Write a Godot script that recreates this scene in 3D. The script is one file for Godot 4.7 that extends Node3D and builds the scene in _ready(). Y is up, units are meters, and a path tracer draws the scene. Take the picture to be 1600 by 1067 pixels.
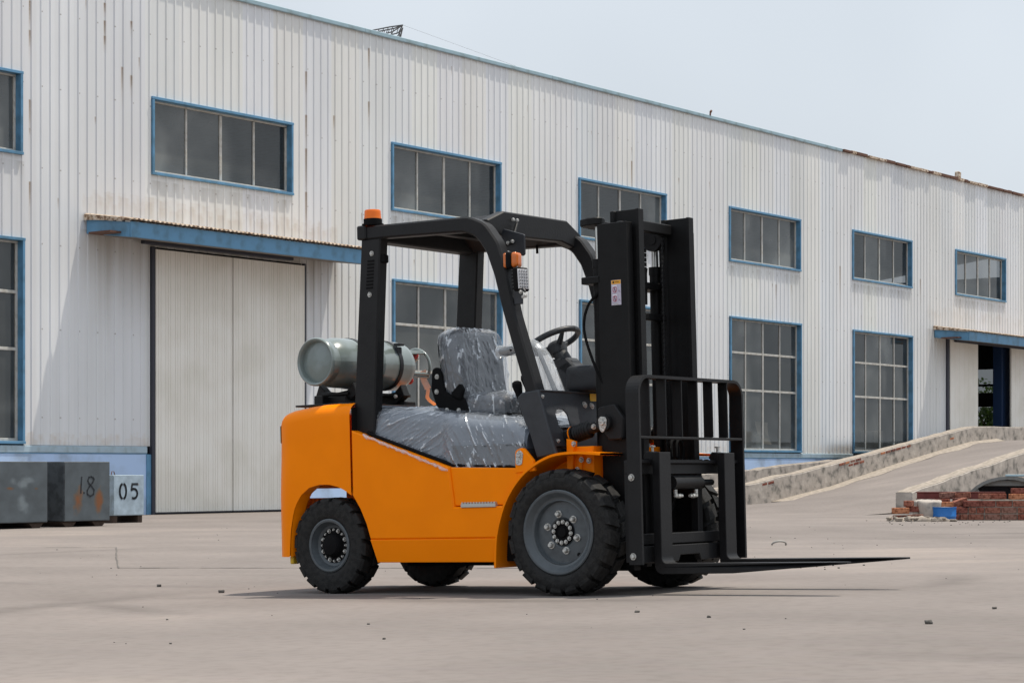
extends Node3D

# ---------- frames measured from the place ----------
const CAM_H := 0.71
const TRUCK_AT := Vector3(0.636, -0.004, -12.19)
const YAW := 0.6362
const PITCH := 0.0297
const WALL_AT := Vector3(-6.0535, 0.0, -35.3564)
const WU := Vector3(0.6021655, 0.0, -0.7983713)
const WN := Vector3(0.7983713, 0.0, 0.6021655)
const YARD := -0.081

var M := {}
var rng := RandomNumberGenerator.new()
var wall_basis := Basis(WU, Vector3.UP, WN)


func _ready() -> void:
	rng.seed = 7
	make_camera_and_light()
	make_materials()
	make_ground()
	make_warehouse()
	make_ramp()
	make_far_things()
	make_boxes()
	make_brick_corner()
	make_forklift()
	make_cylinder()
	make_films()
	make_pebbles()


func make_camera_and_light() -> void:
	var cam := Camera3D.new()
	cam.name = "camera"
	cam.projection = Camera3D.PROJECTION_FRUSTUM
	cam.near = 0.1
	cam.far = 1500.0
	cam.size = 1067.0 / 3300.0 * 0.1
	cam.frustum_offset = Vector2(0.0, 196.5 / 3300.0 * 0.1)
	cam.position = Vector3(0, CAM_H, 0)
	add_child(cam)
	cam.current = true
	var sky_mat := ProceduralSkyMaterial.new()
	sky_mat.sky_top_color = Color(0.885, 0.92, 0.965)
	sky_mat.sky_horizon_color = Color(0.686, 0.720, 0.744)
	sky_mat.sky_curve = 0.22
	sky_mat.ground_bottom_color = Color(0.45, 0.43, 0.41)
	sky_mat.ground_horizon_color = Color(0.62, 0.62, 0.62)
	sky_mat.sun_angle_max = 45.0
	sky_mat.sun_curve = 0.12
	var clouds := FastNoiseLite.new()
	clouds.seed = 11
	clouds.frequency = 0.006
	clouds.fractal_octaves = 5
	var cover := NoiseTexture2D.new()
	cover.width = 1024
	cover.height = 512
	cover.seamless = true
	cover.noise = clouds
	var ramp := Gradient.new()
	ramp.offsets = PackedFloat32Array([0.0, 0.5, 0.62, 0.85])
	ramp.colors = PackedColorArray([Color(0, 0, 0, 0), Color(0, 0, 0, 0), Color(0.5, 0.5, 0.5, 0.16), Color(0.6, 0.6, 0.6, 0.5)])
	cover.color_ramp = ramp
	sky_mat.sky_cover = cover
	sky_mat.sky_cover_modulate = Color(1, 1, 1, 0.55)
	var env := Environment.new()
	env.background_mode = Environment.BG_SKY
	env.sky = Sky.new()
	env.sky.sky_material = sky_mat
	env.tonemap_mode = Environment.TONE_MAPPER_LINEAR
	env.tonemap_exposure = 1.12
	env.sdfgi_enabled = true
	env.ssao_enabled = true
	env.ssil_enabled = true
	var we := WorldEnvironment.new()
	we.name = "world_environment"
	we.environment = env
	add_child(we)
	var sun := DirectionalLight3D.new()
	sun.name = "sun"
	sun.light_energy = 1.28
	sun.light_color = Color(1.0, 0.965, 0.91)
	sun.light_angular_distance = 0.9
	sun.shadow_enabled = true
	var toward := Vector3(0.30, 1.0, -0.11).normalized()
	sun.look_at_from_position(toward * 50.0, Vector3.ZERO, Vector3.FORWARD)
	add_child(sun)


# ---------- naming helpers ----------
var taken := {}

func numbered(called: String) -> String:
	var n: int = taken.get(called, -1) + 1
	taken[called] = n
	return called if n == 0 else "%s_%03d" % [called, n]


func thing(called: String, label: String, category: String, xf := Transform3D.IDENTITY, group := "") -> Node3D:
	var o := Node3D.new()
	o.name = numbered(called)
	o.transform = xf
	tag(o, label, category, group)
	add_child(o, true)
	return o


func tag(o: Node, label: String, category: String, group := "") -> void:
	o.set_meta("label", label)
	o.set_meta("category", category)
	if group != "":
		o.set_meta("group", group)


func obj(called: String, st: SurfaceTool, m: Material, parent: Node = null) -> MeshInstance3D:
	st.generate_normals()
	var mi := MeshInstance3D.new()
	mi.mesh = st.commit()
	mi.material_override = m
	if parent == null or parent == self:
		mi.name = numbered(called)
		add_child(mi, true)
	else:
		mi.name = called
		parent.add_child(mi, true)
	return mi


func inst(called: String, mesh: Mesh, m: Material, parent: Node, xf := Transform3D.IDENTITY) -> MeshInstance3D:
	var mi := MeshInstance3D.new()
	mi.mesh = mesh
	mi.material_override = m
	mi.transform = xf
	mi.name = called
	parent.add_child(mi, true)
	return mi


func struct(o: Node) -> void:
	o.set_meta("kind", "structure")


# ---------- shape helpers ----------
func mb() -> SurfaceTool:
	var st := SurfaceTool.new()
	st.begin(Mesh.PRIMITIVE_TRIANGLES)
	st.set_smooth_group(-1)
	return st


func fcn(st: SurfaceTool, p: Array, n: Vector3) -> void:
	# a convex flat face whose front looks along n
	var a: Vector3 = p[0]
	var b: Vector3 = p[1]
	var c: Vector3 = p[2]
	var g := (b - a).cross(c - a)
	if g.length_squared() < 1e-16 and p.size() > 3:
		var d: Vector3 = p[3]
		g = (c - a).cross(d - a)
	var ccw := g.dot(n) > 0.0
	for i in range(1, p.size() - 1):
		st.add_vertex(p[0])
		if ccw:
			st.add_vertex(p[i + 1])
			st.add_vertex(p[i])
		else:
			st.add_vertex(p[i])
			st.add_vertex(p[i + 1])


func fc(st: SurfaceTool, p: Array, inside: Vector3) -> void:
	var m := Vector3.ZERO
	for q: Vector3 in p:
		m += q
	fcn(st, p, m / p.size() - inside)


func cb(st: SurfaceTool, c: Vector3, s: Vector3, b := 0.004, xf := Transform3D.IDENTITY) -> void:
	# a box with chamfered edges
	var h := s * 0.5
	b = minf(b, minf(h.x, minf(h.y, h.z)) * 0.49)
	var P := func(sg: Vector3, k: int) -> Vector3:
		var q := Vector3(sg.x * (h.x - b), sg.y * (h.y - b), sg.z * (h.z - b))
		q[k] = sg[k] * h[k]
		return xf * (c + q)
	var mid := xf * c
	for k in 3:
		var i := (k + 1) % 3
		var j := (k + 2) % 3
		for s0 in [-1.0, 1.0]:
			var q := []
			for t in [[-1, -1], [1, -1], [1, 1], [-1, 1]]:
				var sg := Vector3.ZERO
				sg[k] = s0
				sg[i] = t[0]
				sg[j] = t[1]
				q.append(P.call(sg, k))
			fc(st, q, mid)
			for s1 in [-1.0, 1.0]:
				var a := Vector3.ZERO
				a[k] = s0
				a[i] = s1
				a[j] = -1.0
				var e := a
				e[j] = 1.0
				fc(st, [P.call(a, k), P.call(e, k), P.call(e, i), P.call(a, i)], mid)
	for sx in [-1.0, 1.0]:
		for sy in [-1.0, 1.0]:
			for sz in [-1.0, 1.0]:
				var sg := Vector3(sx, sy, sz)
				fc(st, [P.call(sg, 0), P.call(sg, 1), P.call(sg, 2)], mid)


func bx(st: SurfaceTool, c: Vector3, s: Vector3, xf := Transform3D.IDENTITY) -> void:
	var h := s * 0.5
	var mid := xf * c
	for k in 3:
		var i := (k + 1) % 3
		var j := (k + 2) % 3
		for s0 in [-1.0, 1.0]:
			var q := []
			for t in [[-1, -1], [1, -1], [1, 1], [-1, 1]]:
				var v := Vector3.ZERO
				v[k] = s0 * h[k]
				v[i] = t[0] * h[i]
				v[j] = t[1] * h[j]
				q.append(xf * (c + v))
			fc(st, q, mid)


func rp(pts: Array, r, seg := 5) -> PackedVector2Array:
	# polygon with rounded corners; r is one radius or one for each corner
	var out := PackedVector2Array()
	var n := pts.size()
	for i in n:
		var p: Vector2 = pts[i]
		var rad: float = r[i] if r is Array else r
		var a: Vector2 = pts[(i + n - 1) % n]
		var b: Vector2 = pts[(i + 1) % n]
		var da := (a - p).normalized()
		var db := (b - p).normalized()
		var ang := acos(clampf(da.dot(db), -1, 1))
		if rad <= 0.0001 or ang > 3.1 or ang < 0.03:
			out.append(p)
			continue
		var cut := minf(rad / tan(ang / 2), minf((a - p).length(), (b - p).length()) * 0.48)
		var rr := cut * tan(ang / 2)
		var ctr := p + (da + db).normalized() * (rr / sin(ang / 2))
		var v0 := (p + da * cut) - ctr
		var v1 := (p + db * cut) - ctr
		var turn := v0.angle_to(v1)
		for k in seg + 1:
			out.append(ctr + v0.rotated(turn * k / seg))
	return out


func inset(poly: PackedVector2Array, d: float) -> PackedVector2Array:
	# poly is counterclockwise; moves each edge inwards by d
	var n := poly.size()
	var out := PackedVector2Array()
	for i in n:
		var p := poly[i]
		var e0 := (p - poly[(i + n - 1) % n]).normalized()
		var e1 := (poly[(i + 1) % n] - p).normalized()
		var n0 := Vector2(-e0.y, e0.x)
		var n1 := Vector2(-e1.y, e1.x)
		var m := n0 + n1
		var l := m.length_squared()
		out.append(p + (m * (2.0 * d / l) if l > 0.4 else n0 * d))
	return out


func put(q: Vector2, d: float, plane: int) -> Vector3:
	if plane == 0:
		return Vector3(q.x, q.y, d)
	if plane == 1:
		return Vector3(q.x, d, q.y)
	return Vector3(d, q.y, q.x)


func ext(st: SurfaceTool, shape, plane: int, d0: float, d1: float, b := 0.0, xf := Transform3D.IDENTITY) -> void:
	# extrude a polygon; plane 0: (x, y) along z, 1: (x, z) along y, 2: (z, y) along x
	var poly := PackedVector2Array(shape)
	if Geometry2D.is_polygon_clockwise(poly):
		poly.reverse()
	if d0 > d1:
		var t := d0
		d0 = d1
		d1 = t
	var small := inset(poly, b) if b > 0.0 else poly
	var rings := [[small, d0], [poly, d0 + b], [poly, d1 - b], [small, d1]] if b > 0.0 else [[poly, d0], [poly, d1]]
	var n := poly.size()
	var axis := put(Vector2.ZERO, 1.0, plane)
	for k in rings.size() - 1:
		var r0: PackedVector2Array = rings[k][0]
		var r1: PackedVector2Array = rings[k + 1][0]
		var lean := 0.0 if b <= 0.0 or k == 1 else (-1.0 if k == 0 else 1.0)
		for i in n:
			var j := (i + 1) % n
			var e := poly[j] - poly[i]
			if e.length_squared() < 1e-12:
				continue
			var out2 := Vector2(e.y, -e.x).normalized()
			var nn := put(out2, 0, plane) + axis * lean
			fcn(st, [xf * put(r0[i], rings[k][1], plane), xf * put(r0[j], rings[k][1], plane), xf * put(r1[j], rings[k + 1][1], plane), xf * put(r1[i], rings[k + 1][1], plane)], xf.basis * nn)
	var tri := Geometry2D.triangulate_polygon(small)
	if tri.is_empty():
		tri = Geometry2D.triangulate_polygon(poly)
	for t in range(0, tri.size(), 3):
		for s in [[d0, -1.0], [d1, 1.0]]:
			fcn(st, [xf * put(small[tri[t]], s[0], plane), xf * put(small[tri[t + 1]], s[0], plane), xf * put(small[tri[t + 2]], s[0], plane)], xf.basis * axis * s[1])


func tube(st: SurfaceTool, pts: Array, r, n := 8, cap := true) -> void:
	var rings := []
	var side := Vector3.ZERO
	for i in pts.size():
		var p: Vector3 = pts[i]
		var a: Vector3 = pts[maxi(i - 1, 0)]
		var b: Vector3 = pts[mini(i + 1, pts.size() - 1)]
		var t := (b - a).normalized()
		if side == Vector3.ZERO:
			side = t.cross(Vector3.UP if absf(t.y) < 0.9 else Vector3.RIGHT).normalized()
		side = (side - t * side.dot(t)).normalized()
		var up := side.cross(t)
		var rad: float = r[i] if r is Array else r
		var ring := []
		for k in n:
			var an := TAU * k / n
			ring.append(p + (side * cos(an) + up * sin(an)) * rad)
		rings.append(ring)
	st.set_smooth_group(0)
	for i in pts.size() - 1:
		for k in n:
			var k2 := (k + 1) % n
			fc(st, [rings[i][k], rings[i][k2], rings[i + 1][k2], rings[i + 1][k]], (pts[i] + pts[i + 1]) * 0.5)
	st.set_smooth_group(-1)
	if cap:
		fcn(st, rings[0], pts[0] - pts[1])
		fcn(st, rings[-1], pts[-1] - pts[-2])


func arc_pts(pts: Array, seg := 6) -> Array:
	# smooth curve through points
	var c := Curve3D.new()
	for i in pts.size():
		var a: Vector3 = pts[maxi(i - 1, 0)]
		var b: Vector3 = pts[mini(i + 1, pts.size() - 1)]
		var t := (b - a) / 6.0
		c.add_point(pts[i], -t, t)
	var out := []
	for i in pts.size() - 1:
		for k in seg:
			out.append(c.sample(i, float(k) / seg))
	out.append(pts[-1])
	return out


func lathe(st: SurfaceTool, prof: Array, xf: Transform3D, n := 24, sharp := 0.6) -> void:
	# prof holds Vector2(radius, height); turns about the local y axis of xf
	var g := 1
	for i in prof.size() - 1:
		var a: Vector2 = prof[i]
		var b: Vector2 = prof[i + 1]
		if (b - a).length() < 1e-6:
			continue
		if i > 0:
			var z: Vector2 = prof[i - 1]
			if absf((a - z).angle_to(b - a)) > sharp:
				g += 1
		st.set_smooth_group(g)
		var e := b - a
		var out2 := Vector2(e.y, -e.x)
		for k in n:
			var t0 := TAU * k / n
			var t1 := TAU * (k + 1) / n
			var d0 := Vector3(cos(t0), 0, sin(t0))
			var d1 := Vector3(cos(t1), 0, sin(t1))
			var dm := (d0 + d1).normalized()
			var nn := dm * out2.x + Vector3(0, out2.y, 0)
			var q := [xf * (d0 * a.x + Vector3(0, a.y, 0)), xf * (d1 * a.x + Vector3(0, a.y, 0)), xf * (d1 * b.x + Vector3(0, b.y, 0)), xf * (d0 * b.x + Vector3(0, b.y, 0))]
			if a.x < 1e-5:
				q.remove_at(1)
			elif b.x < 1e-5:
				q.remove_at(3)
			fcn(st, q, xf.basis * nn)
	st.set_smooth_group(-1)


func grid(st: SurfaceTool, f: Callable, ni: int, nj: int, toward: Vector3, skip = null) -> void:
	# smooth sheet of (ni + 1) x (nj + 1) points
	st.set_smooth_group(0)
	var P := []
	for i in ni + 1:
		var row := []
		for j in nj + 1:
			row.append(f.call(i, j))
		P.append(row)
	for i in ni:
		for j in nj:
			if skip != null and skip.call(i, j):
				continue
			var q := [P[i][j], P[i + 1][j], P[i + 1][j + 1], P[i][j + 1]]
			fc(st, q, toward)
	st.set_smooth_group(-1)


func rbox(st: SurfaceTool, c: Vector3, s: Vector3, r: float, n: int, xf := Transform3D.IDENTITY, bump = null, keep = null) -> void:
	# a softly rounded block; bump moves each point
	var h := s * 0.5
	st.set_smooth_group(0)
	for k in 3:
		var i := (k + 1) % 3
		var j := (k + 2) % 3
		for s0 in [-1.0, 1.0]:
			var P := []
			for a in n + 1:
				var row := []
				for b in n + 1:
					var q := Vector3.ZERO
					q[k] = s0 * h[k]
					q[i] = sin((2.0 * a / n - 1.0) * PI / 2) * h[i]
					q[j] = sin((2.0 * b / n - 1.0) * PI / 2) * h[j]
					var core := Vector3(clampf(q.x, r - h.x, h.x - r), clampf(q.y, r - h.y, h.y - r), clampf(q.z, r - h.z, h.z - r))
					var nn := (q - core).normalized()
					var p := core + nn * r
					if bump != null:
						p = bump.call(p, nn)
					row.append(xf * (c + p))
				P.append(row)
			for a in n:
				for b in n:
					var q := [P[a][b], P[a + 1][b], P[a + 1][b + 1], P[a][b + 1]]
					if keep != null and not keep.call(xf.affine_inverse() * (q[0] as Vector3) - c):
						continue
					fc(st, q, xf * c)
	st.set_smooth_group(-1)


func along(a: Vector3, b: Vector3) -> Transform3D:
	# y axis from a to b
	var y := (b - a).normalized()
	var x := y.cross(Vector3.FORWARD if absf(y.z) < 0.9 else Vector3.RIGHT).normalized()
	return Transform3D(Basis(x, y, x.cross(y)), a)


func bar(st: SurfaceTool, a: Vector3, b: Vector3, w: float, d: float, bev := 0.003) -> void:
	var xf := along(a, b)
	cb(st, Vector3(0, a.distance_to(b) / 2, 0), Vector3(w, a.distance_to(b), d), bev, xf)


func hexbolt(st: SurfaceTool, at: Vector3, dir: Vector3, r: float, h: float) -> void:
	var xf := along(at, at + dir)
	lathe(st, [Vector2(r * 1.55, 0), Vector2(r * 1.55, h * 0.25), Vector2(r * 1.05, h * 0.25)], xf, 12)
	lathe(st, [Vector2(r, h * 0.2), Vector2(r, h * 0.85), Vector2(r * 0.8, h), Vector2(0, h)], xf, 6, 0.2)


# ---------- materials ----------
func lin(r: float, g: float, b: float) -> Color:
	return Color(r, g, b).linear_to_srgb()


func mat(called: String, c: Color, rough := 0.7, metal := 0.0, spec := 0.5) -> StandardMaterial3D:
	var m := StandardMaterial3D.new()
	m.albedo_color = c
	m.roughness = rough
	m.metallic = metal
	m.metallic_specular = spec
	M[called] = m
	return m


func noise_tex(sd: int, freq: float, cols: Array, offs: Array, size := 512, oct := 5, kind := FastNoiseLite.TYPE_SIMPLEX_SMOOTH) -> NoiseTexture2D:
	var n := FastNoiseLite.new()
	n.seed = sd
	n.frequency = freq
	n.fractal_octaves = oct
	n.noise_type = kind
	var t := NoiseTexture2D.new()
	t.width = size
	t.height = size
	t.seamless = true
	t.noise = n
	var g := Gradient.new()
	g.offsets = PackedFloat32Array(offs)
	g.colors = PackedColorArray(cols)
	t.color_ramp = g
	return t


func bump_tex(sd: int, freq: float, strength: float, size := 512, oct := 4) -> NoiseTexture2D:
	var n := FastNoiseLite.new()
	n.seed = sd
	n.frequency = freq
	n.fractal_octaves = oct
	var t := NoiseTexture2D.new()
	t.width = size
	t.height = size
	t.seamless = true
	t.as_normal_map = true
	t.bump_strength = strength
	t.noise = n
	return t


func tri(m: StandardMaterial3D, scale: float, world := false) -> StandardMaterial3D:
	m.uv1_triplanar = true
	m.uv1_world_triplanar = world
	m.uv1_scale = Vector3(scale, scale, scale)
	return m


func tinted(m: StandardMaterial3D, t: Texture2D, scale: float) -> StandardMaterial3D:
	m.albedo_texture = t
	return tri(m, scale)


func normals(m: StandardMaterial3D, t: Texture2D, amount: float) -> StandardMaterial3D:
	m.normal_enabled = true
	m.normal_texture = t
	m.normal_scale = amount
	return m


func make_materials() -> void:
	var fine := bump_tex(3, 0.16, 2.0, 256, 2)
	var dirt := noise_tex(5, 0.008, [Color(0.88, 0.865, 0.84), Color(0.965, 0.96, 0.95), Color(1, 1, 1)], [0.15, 0.42, 0.65])
	var dust := noise_tex(6, 0.012, [Color(1, 1, 1), Color(0.96, 0.96, 0.96), Color(0.88, 0.88, 0.885)], [0.35, 0.6, 0.9])
	tinted(mat("orange", lin(0.99, 0.25, 0.001), 0.42, 0.0, 0.12), noise_tex(9, 0.01, [Color(0.985, 0.98, 0.975), Color(1, 1, 1)], [0.3, 0.7], 256), 0.9)
	var o: StandardMaterial3D = M.orange
	o.clearcoat_enabled = true
	o.clearcoat = 0.12
	o.clearcoat_roughness = 0.16
	normals(o, bump_tex(21, 0.02, 1.2, 256, 2), 0.06)
	var k := tinted(mat("black", lin(0.011, 0.011, 0.012), 0.5, 0.0, 0.36), dust, 1.3)
	normals(k, fine, 0.08)
	var k2 := tinted(mat("mast_black", lin(0.008, 0.008, 0.0085), 0.52, 0.0, 0.30), dust, 1.1)
	normals(k2, fine, 0.06)
	var kg := tinted(mat("graphite", lin(0.030, 0.033, 0.039), 0.48, 0.0, 0.45), dust, 1.5)
	normals(kg, fine, 0.10)
	tinted(mat("hood_grey", lin(0.085, 0.105, 0.135), 0.42), dust, 1.5)
	var ty := tinted(mat("rubber", lin(0.020, 0.0197, 0.0193), 0.70, 0.0, 0.35), noise_tex(8, 0.02, [Color(0.75, 0.75, 0.76), Color(1, 1, 1), Color(1.0, 0.98, 0.95)], [0.3, 0.6, 0.9]), 2.0)
	normals(ty, fine, 0.5)
	tinted(mat("rim", lin(0.074, 0.087, 0.097), 0.38, 0.1), dust, 2.5)
	mat("dark", lin(0.008, 0.008, 0.0085), 0.8, 0.0, 0.2)
	mat("chrome", lin(0.62, 0.61, 0.58), 0.28, 1.0)
	tinted(mat("zinc", lin(0.58, 0.58, 0.56), 0.42, 0.35), noise_tex(4, 0.03, [Color(0.75, 0.74, 0.72), Color(1, 1, 1)], [0.3, 0.6], 256), 8.0)
	mat("steel_step", lin(0.50, 0.50, 0.48), 0.4, 0.6)
	tinted(mat("cylinder_grey", lin(0.19, 0.232, 0.232), 0.28, 0.0, 0.5), noise_tex(14, 0.012, [Color(0.9, 0.9, 0.88), Color(1, 1, 1)], [0.3, 0.7], 256), 2.0)
	var cg: StandardMaterial3D = M.cylinder_grey
	cg.clearcoat_enabled = true
	cg.clearcoat = 0.6
	cg.clearcoat_roughness = 0.12
	mat("strap", lin(0.012, 0.013, 0.017), 0.5)
	mat("red", lin(0.45, 0.02, 0.015), 0.4)
	mat("paper", lin(0.80, 0.77, 0.74), 0.9)
	var amber := mat("amber", lin(0.95, 0.22, 0.012), 0.25, 0.0, 0.5)
	amber.backlight_enabled = true
	amber.backlight = lin(0.5, 0.10, 0.005)
	mat("amber_dark", lin(0.55, 0.13, 0.010), 0.10, 0.0, 0.6)
	mat("reflector", lin(0.55, 0.56, 0.58), 0.22, 0.8)
	mat("mirror", lin(0.75, 0.75, 0.75), 0.05, 1.0)
	normals(tinted(mat("seat_cloth", lin(0.018, 0.020, 0.026), 0.5), dust, 3.0), fine, 0.4)
	mat("scrap", lin(0.32, 0.31, 0.29), 0.7)
	mat("lens", lin(0.62, 0.62, 0.64), 0.25, 0.0, 0.7)
	mat("yellow", lin(0.75, 0.48, 0.02), 0.5)
	var film := mat("film", Color(0.88, 0.91, 0.95, 0.045), 0.07, 0.12, 0.6)
	film.transparency = BaseMaterial3D.TRANSPARENCY_ALPHA
	film.cull_mode = BaseMaterial3D.CULL_DISABLED
	var film2 := mat("film_thick", Color(0.90, 0.92, 0.94, 0.15), 0.14, 0.4, 0.8)
	film2.transparency = BaseMaterial3D.TRANSPARENCY_ALPHA
	film2.cull_mode = BaseMaterial3D.CULL_DISABLED
	var film3 := mat("film_mid", Color(0.88, 0.90, 0.92, 0.22), 0.15, 0.1, 0.7)
	film3.transparency = BaseMaterial3D.TRANSPARENCY_ALPHA
	film3.cull_mode = BaseMaterial3D.CULL_DISABLED
	# building
	tinted(mat("trim_blue", lin(0.10, 0.255, 0.42), 0.5), dirt, 0.7)
	tinted(mat("trim_pale", lin(0.30, 0.43, 0.50), 0.55), dirt, 0.6)
	tinted(mat("plinth_blue", lin(0.42, 0.57, 0.82), 0.75), dirt, 0.35)
	tinted(mat("ledge", lin(0.36, 0.47, 0.55), 0.7), dirt, 0.8)
	tinted(mat("sash", lin(0.50, 0.49, 0.46), 0.55), dirt, 1.2)
	tinted(mat("door_white", lin(0.83, 0.81, 0.755), 0.5), noise_tex(31, 0.01, [Color(0.95, 0.945, 0.93), Color(0.985, 0.98, 0.975), Color(1, 1, 1)], [0.2, 0.5, 0.75]), 0.12)
	mat("frame_dark", lin(0.028, 0.030, 0.045), 0.6)
	mat("column_blue", lin(0.015, 0.040, 0.11), 0.5)
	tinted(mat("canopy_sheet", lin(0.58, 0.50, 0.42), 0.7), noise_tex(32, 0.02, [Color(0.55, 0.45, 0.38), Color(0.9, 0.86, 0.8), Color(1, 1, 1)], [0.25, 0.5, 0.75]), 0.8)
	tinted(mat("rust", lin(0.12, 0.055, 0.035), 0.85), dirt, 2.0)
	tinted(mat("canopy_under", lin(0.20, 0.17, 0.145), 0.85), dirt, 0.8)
	mat("interior", lin(0.10, 0.10, 0.10), 0.9)
	tinted(mat("interior_floor", lin(0.14, 0.135, 0.125), 0.8), dirt, 0.3)
	for i in 4:
		var g := mat("glass%d" % i, Color(0.36 + 0.045 * i, 0.37 + 0.045 * i, 0.37 + 0.043 * i, 0.74 + 0.03 * i), 0.04, 0.0, 0.9)
		g.transparency = BaseMaterial3D.TRANSPARENCY_ALPHA
		g.cull_mode = BaseMaterial3D.CULL_DISABLED
		normals(g, bump_tex(60 + i, 0.008, 1.0, 256, 1), 0.03)
		g.albedo_texture = noise_tex(80 + i, 0.006, [Color(0.62, 0.63, 0.63), Color(0.78, 0.78, 0.78), Color(1, 1, 0.99)], [0.25, 0.55, 0.85], 256, 4)
		tri(g, 0.28)
	mat("cloth_pale", lin(0.55, 0.50, 0.40), 0.9)
	# yard
	var rend := tinted(mat("render_stained", Color(1, 1, 1), 0.95, 0.0, 0.2), noise_tex(41, 0.012, [Color(0.45, 0.435, 0.415), Color(0.57, 0.55, 0.525), Color(0.645, 0.615, 0.585), Color(0.67, 0.64, 0.61), Color(0.72, 0.69, 0.655)], [0.10, 0.30, 0.42, 0.65, 0.85], 1024, 6), 0.27)
	normals(rend, bump_tex(42, 0.03, 3.0, 512, 5), 0.35)
	tinted(mat("dust_cap", Color(1, 1, 1), 0.95, 0.0, 0.2), noise_tex(43, 0.02, [Color(0.55, 0.52, 0.48), Color(0.64, 0.60, 0.56)], [0.3, 0.7]), 0.7)
	var bcols := [[0.255, 0.095, 0.068], [0.225, 0.085, 0.066], [0.285, 0.125, 0.09], [0.46, 0.205, 0.115], [0.26, 0.145, 0.115], [0.19, 0.095, 0.08]]
	var bt := noise_tex(44, 0.02, [Color(0.70, 0.66, 0.64), Color(0.95, 0.93, 0.92), Color(1, 1, 1)], [0.2, 0.5, 0.8], 256)
	var bn := bump_tex(45, 0.04, 5.0, 256, 4)
	for i in bcols.size():
		normals(tinted(mat("brick%d" % i, lin(bcols[i][0], bcols[i][1], bcols[i][2]), 0.95, 0.0, 0.2), bt, 3.0), bn, 0.6)
	tinted(mat("mortar", lin(0.28, 0.25, 0.22), 0.95, 0.0, 0.2), dirt, 2.0)
	tinted(mat("beam_red", lin(0.16, 0.035, 0.028), 0.7), dirt, 1.5)
	mat("drum_blue", lin(0.008, 0.13, 0.42), 0.42)
	tinted(mat("casing_grey", lin(0.20, 0.205, 0.20), 0.6), dirt, 1.0)
	tinted(mat("box_wood", lin(0.055, 0.035, 0.025), 0.9), dirt, 3.0)
	tinted(mat("box_steel", lin(0.072, 0.085, 0.094), 0.55), noise_tex(46, 0.008, [Color(0.75, 0.75, 0.76), Color(0.95, 0.95, 0.95), Color(1, 1, 1)], [0.25, 0.5, 0.75]), 0.9)
	tinted(mat("box_pale", lin(0.31, 0.395, 0.46), 0.6), dirt, 0.9)
	mat("ink", lin(0.012, 0.016, 0.022), 0.7)
	tinted(mat("stone", lin(0.10, 0.095, 0.09), 0.95), dirt, 8.0)
	mat("joint", lin(0.12, 0.11, 0.10), 0.95)
	mat("lattice", lin(0.13, 0.14, 0.15), 0.6)
	tinted(mat("bark", lin(0.10, 0.075, 0.055), 0.95), dirt, 3.0)
	var leaf := mat("leaf", lin(0.055, 0.10, 0.03), 0.7)
	leaf.backlight_enabled = true
	leaf.backlight = lin(0.06, 0.11, 0.02)
	leaf.cull_mode = BaseMaterial3D.CULL_DISABLED


# ---------- ground ----------
func gy(x: float, z: float) -> float:
	var t := (x - TRUCK_AT.x) * cos(YAW) + (z - TRUCK_AT.z) * sin(YAW)
	var s := 0.0297
	var r := 0.0
	if t >= 0.0:
		r = t if t < 2.2 else 2.2 + (minf(t, 5.2) - 2.2) - pow(minf(t, 5.2) - 2.2, 2) / 6.0
	else:
		var a := -t
		r = -(a if a < 1.9 else 1.9 + (minf(a, 3.3) - 1.9) - pow(minf(a, 3.3) - 1.9, 2) / 2.8)
	return -0.004 + s * r


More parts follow.
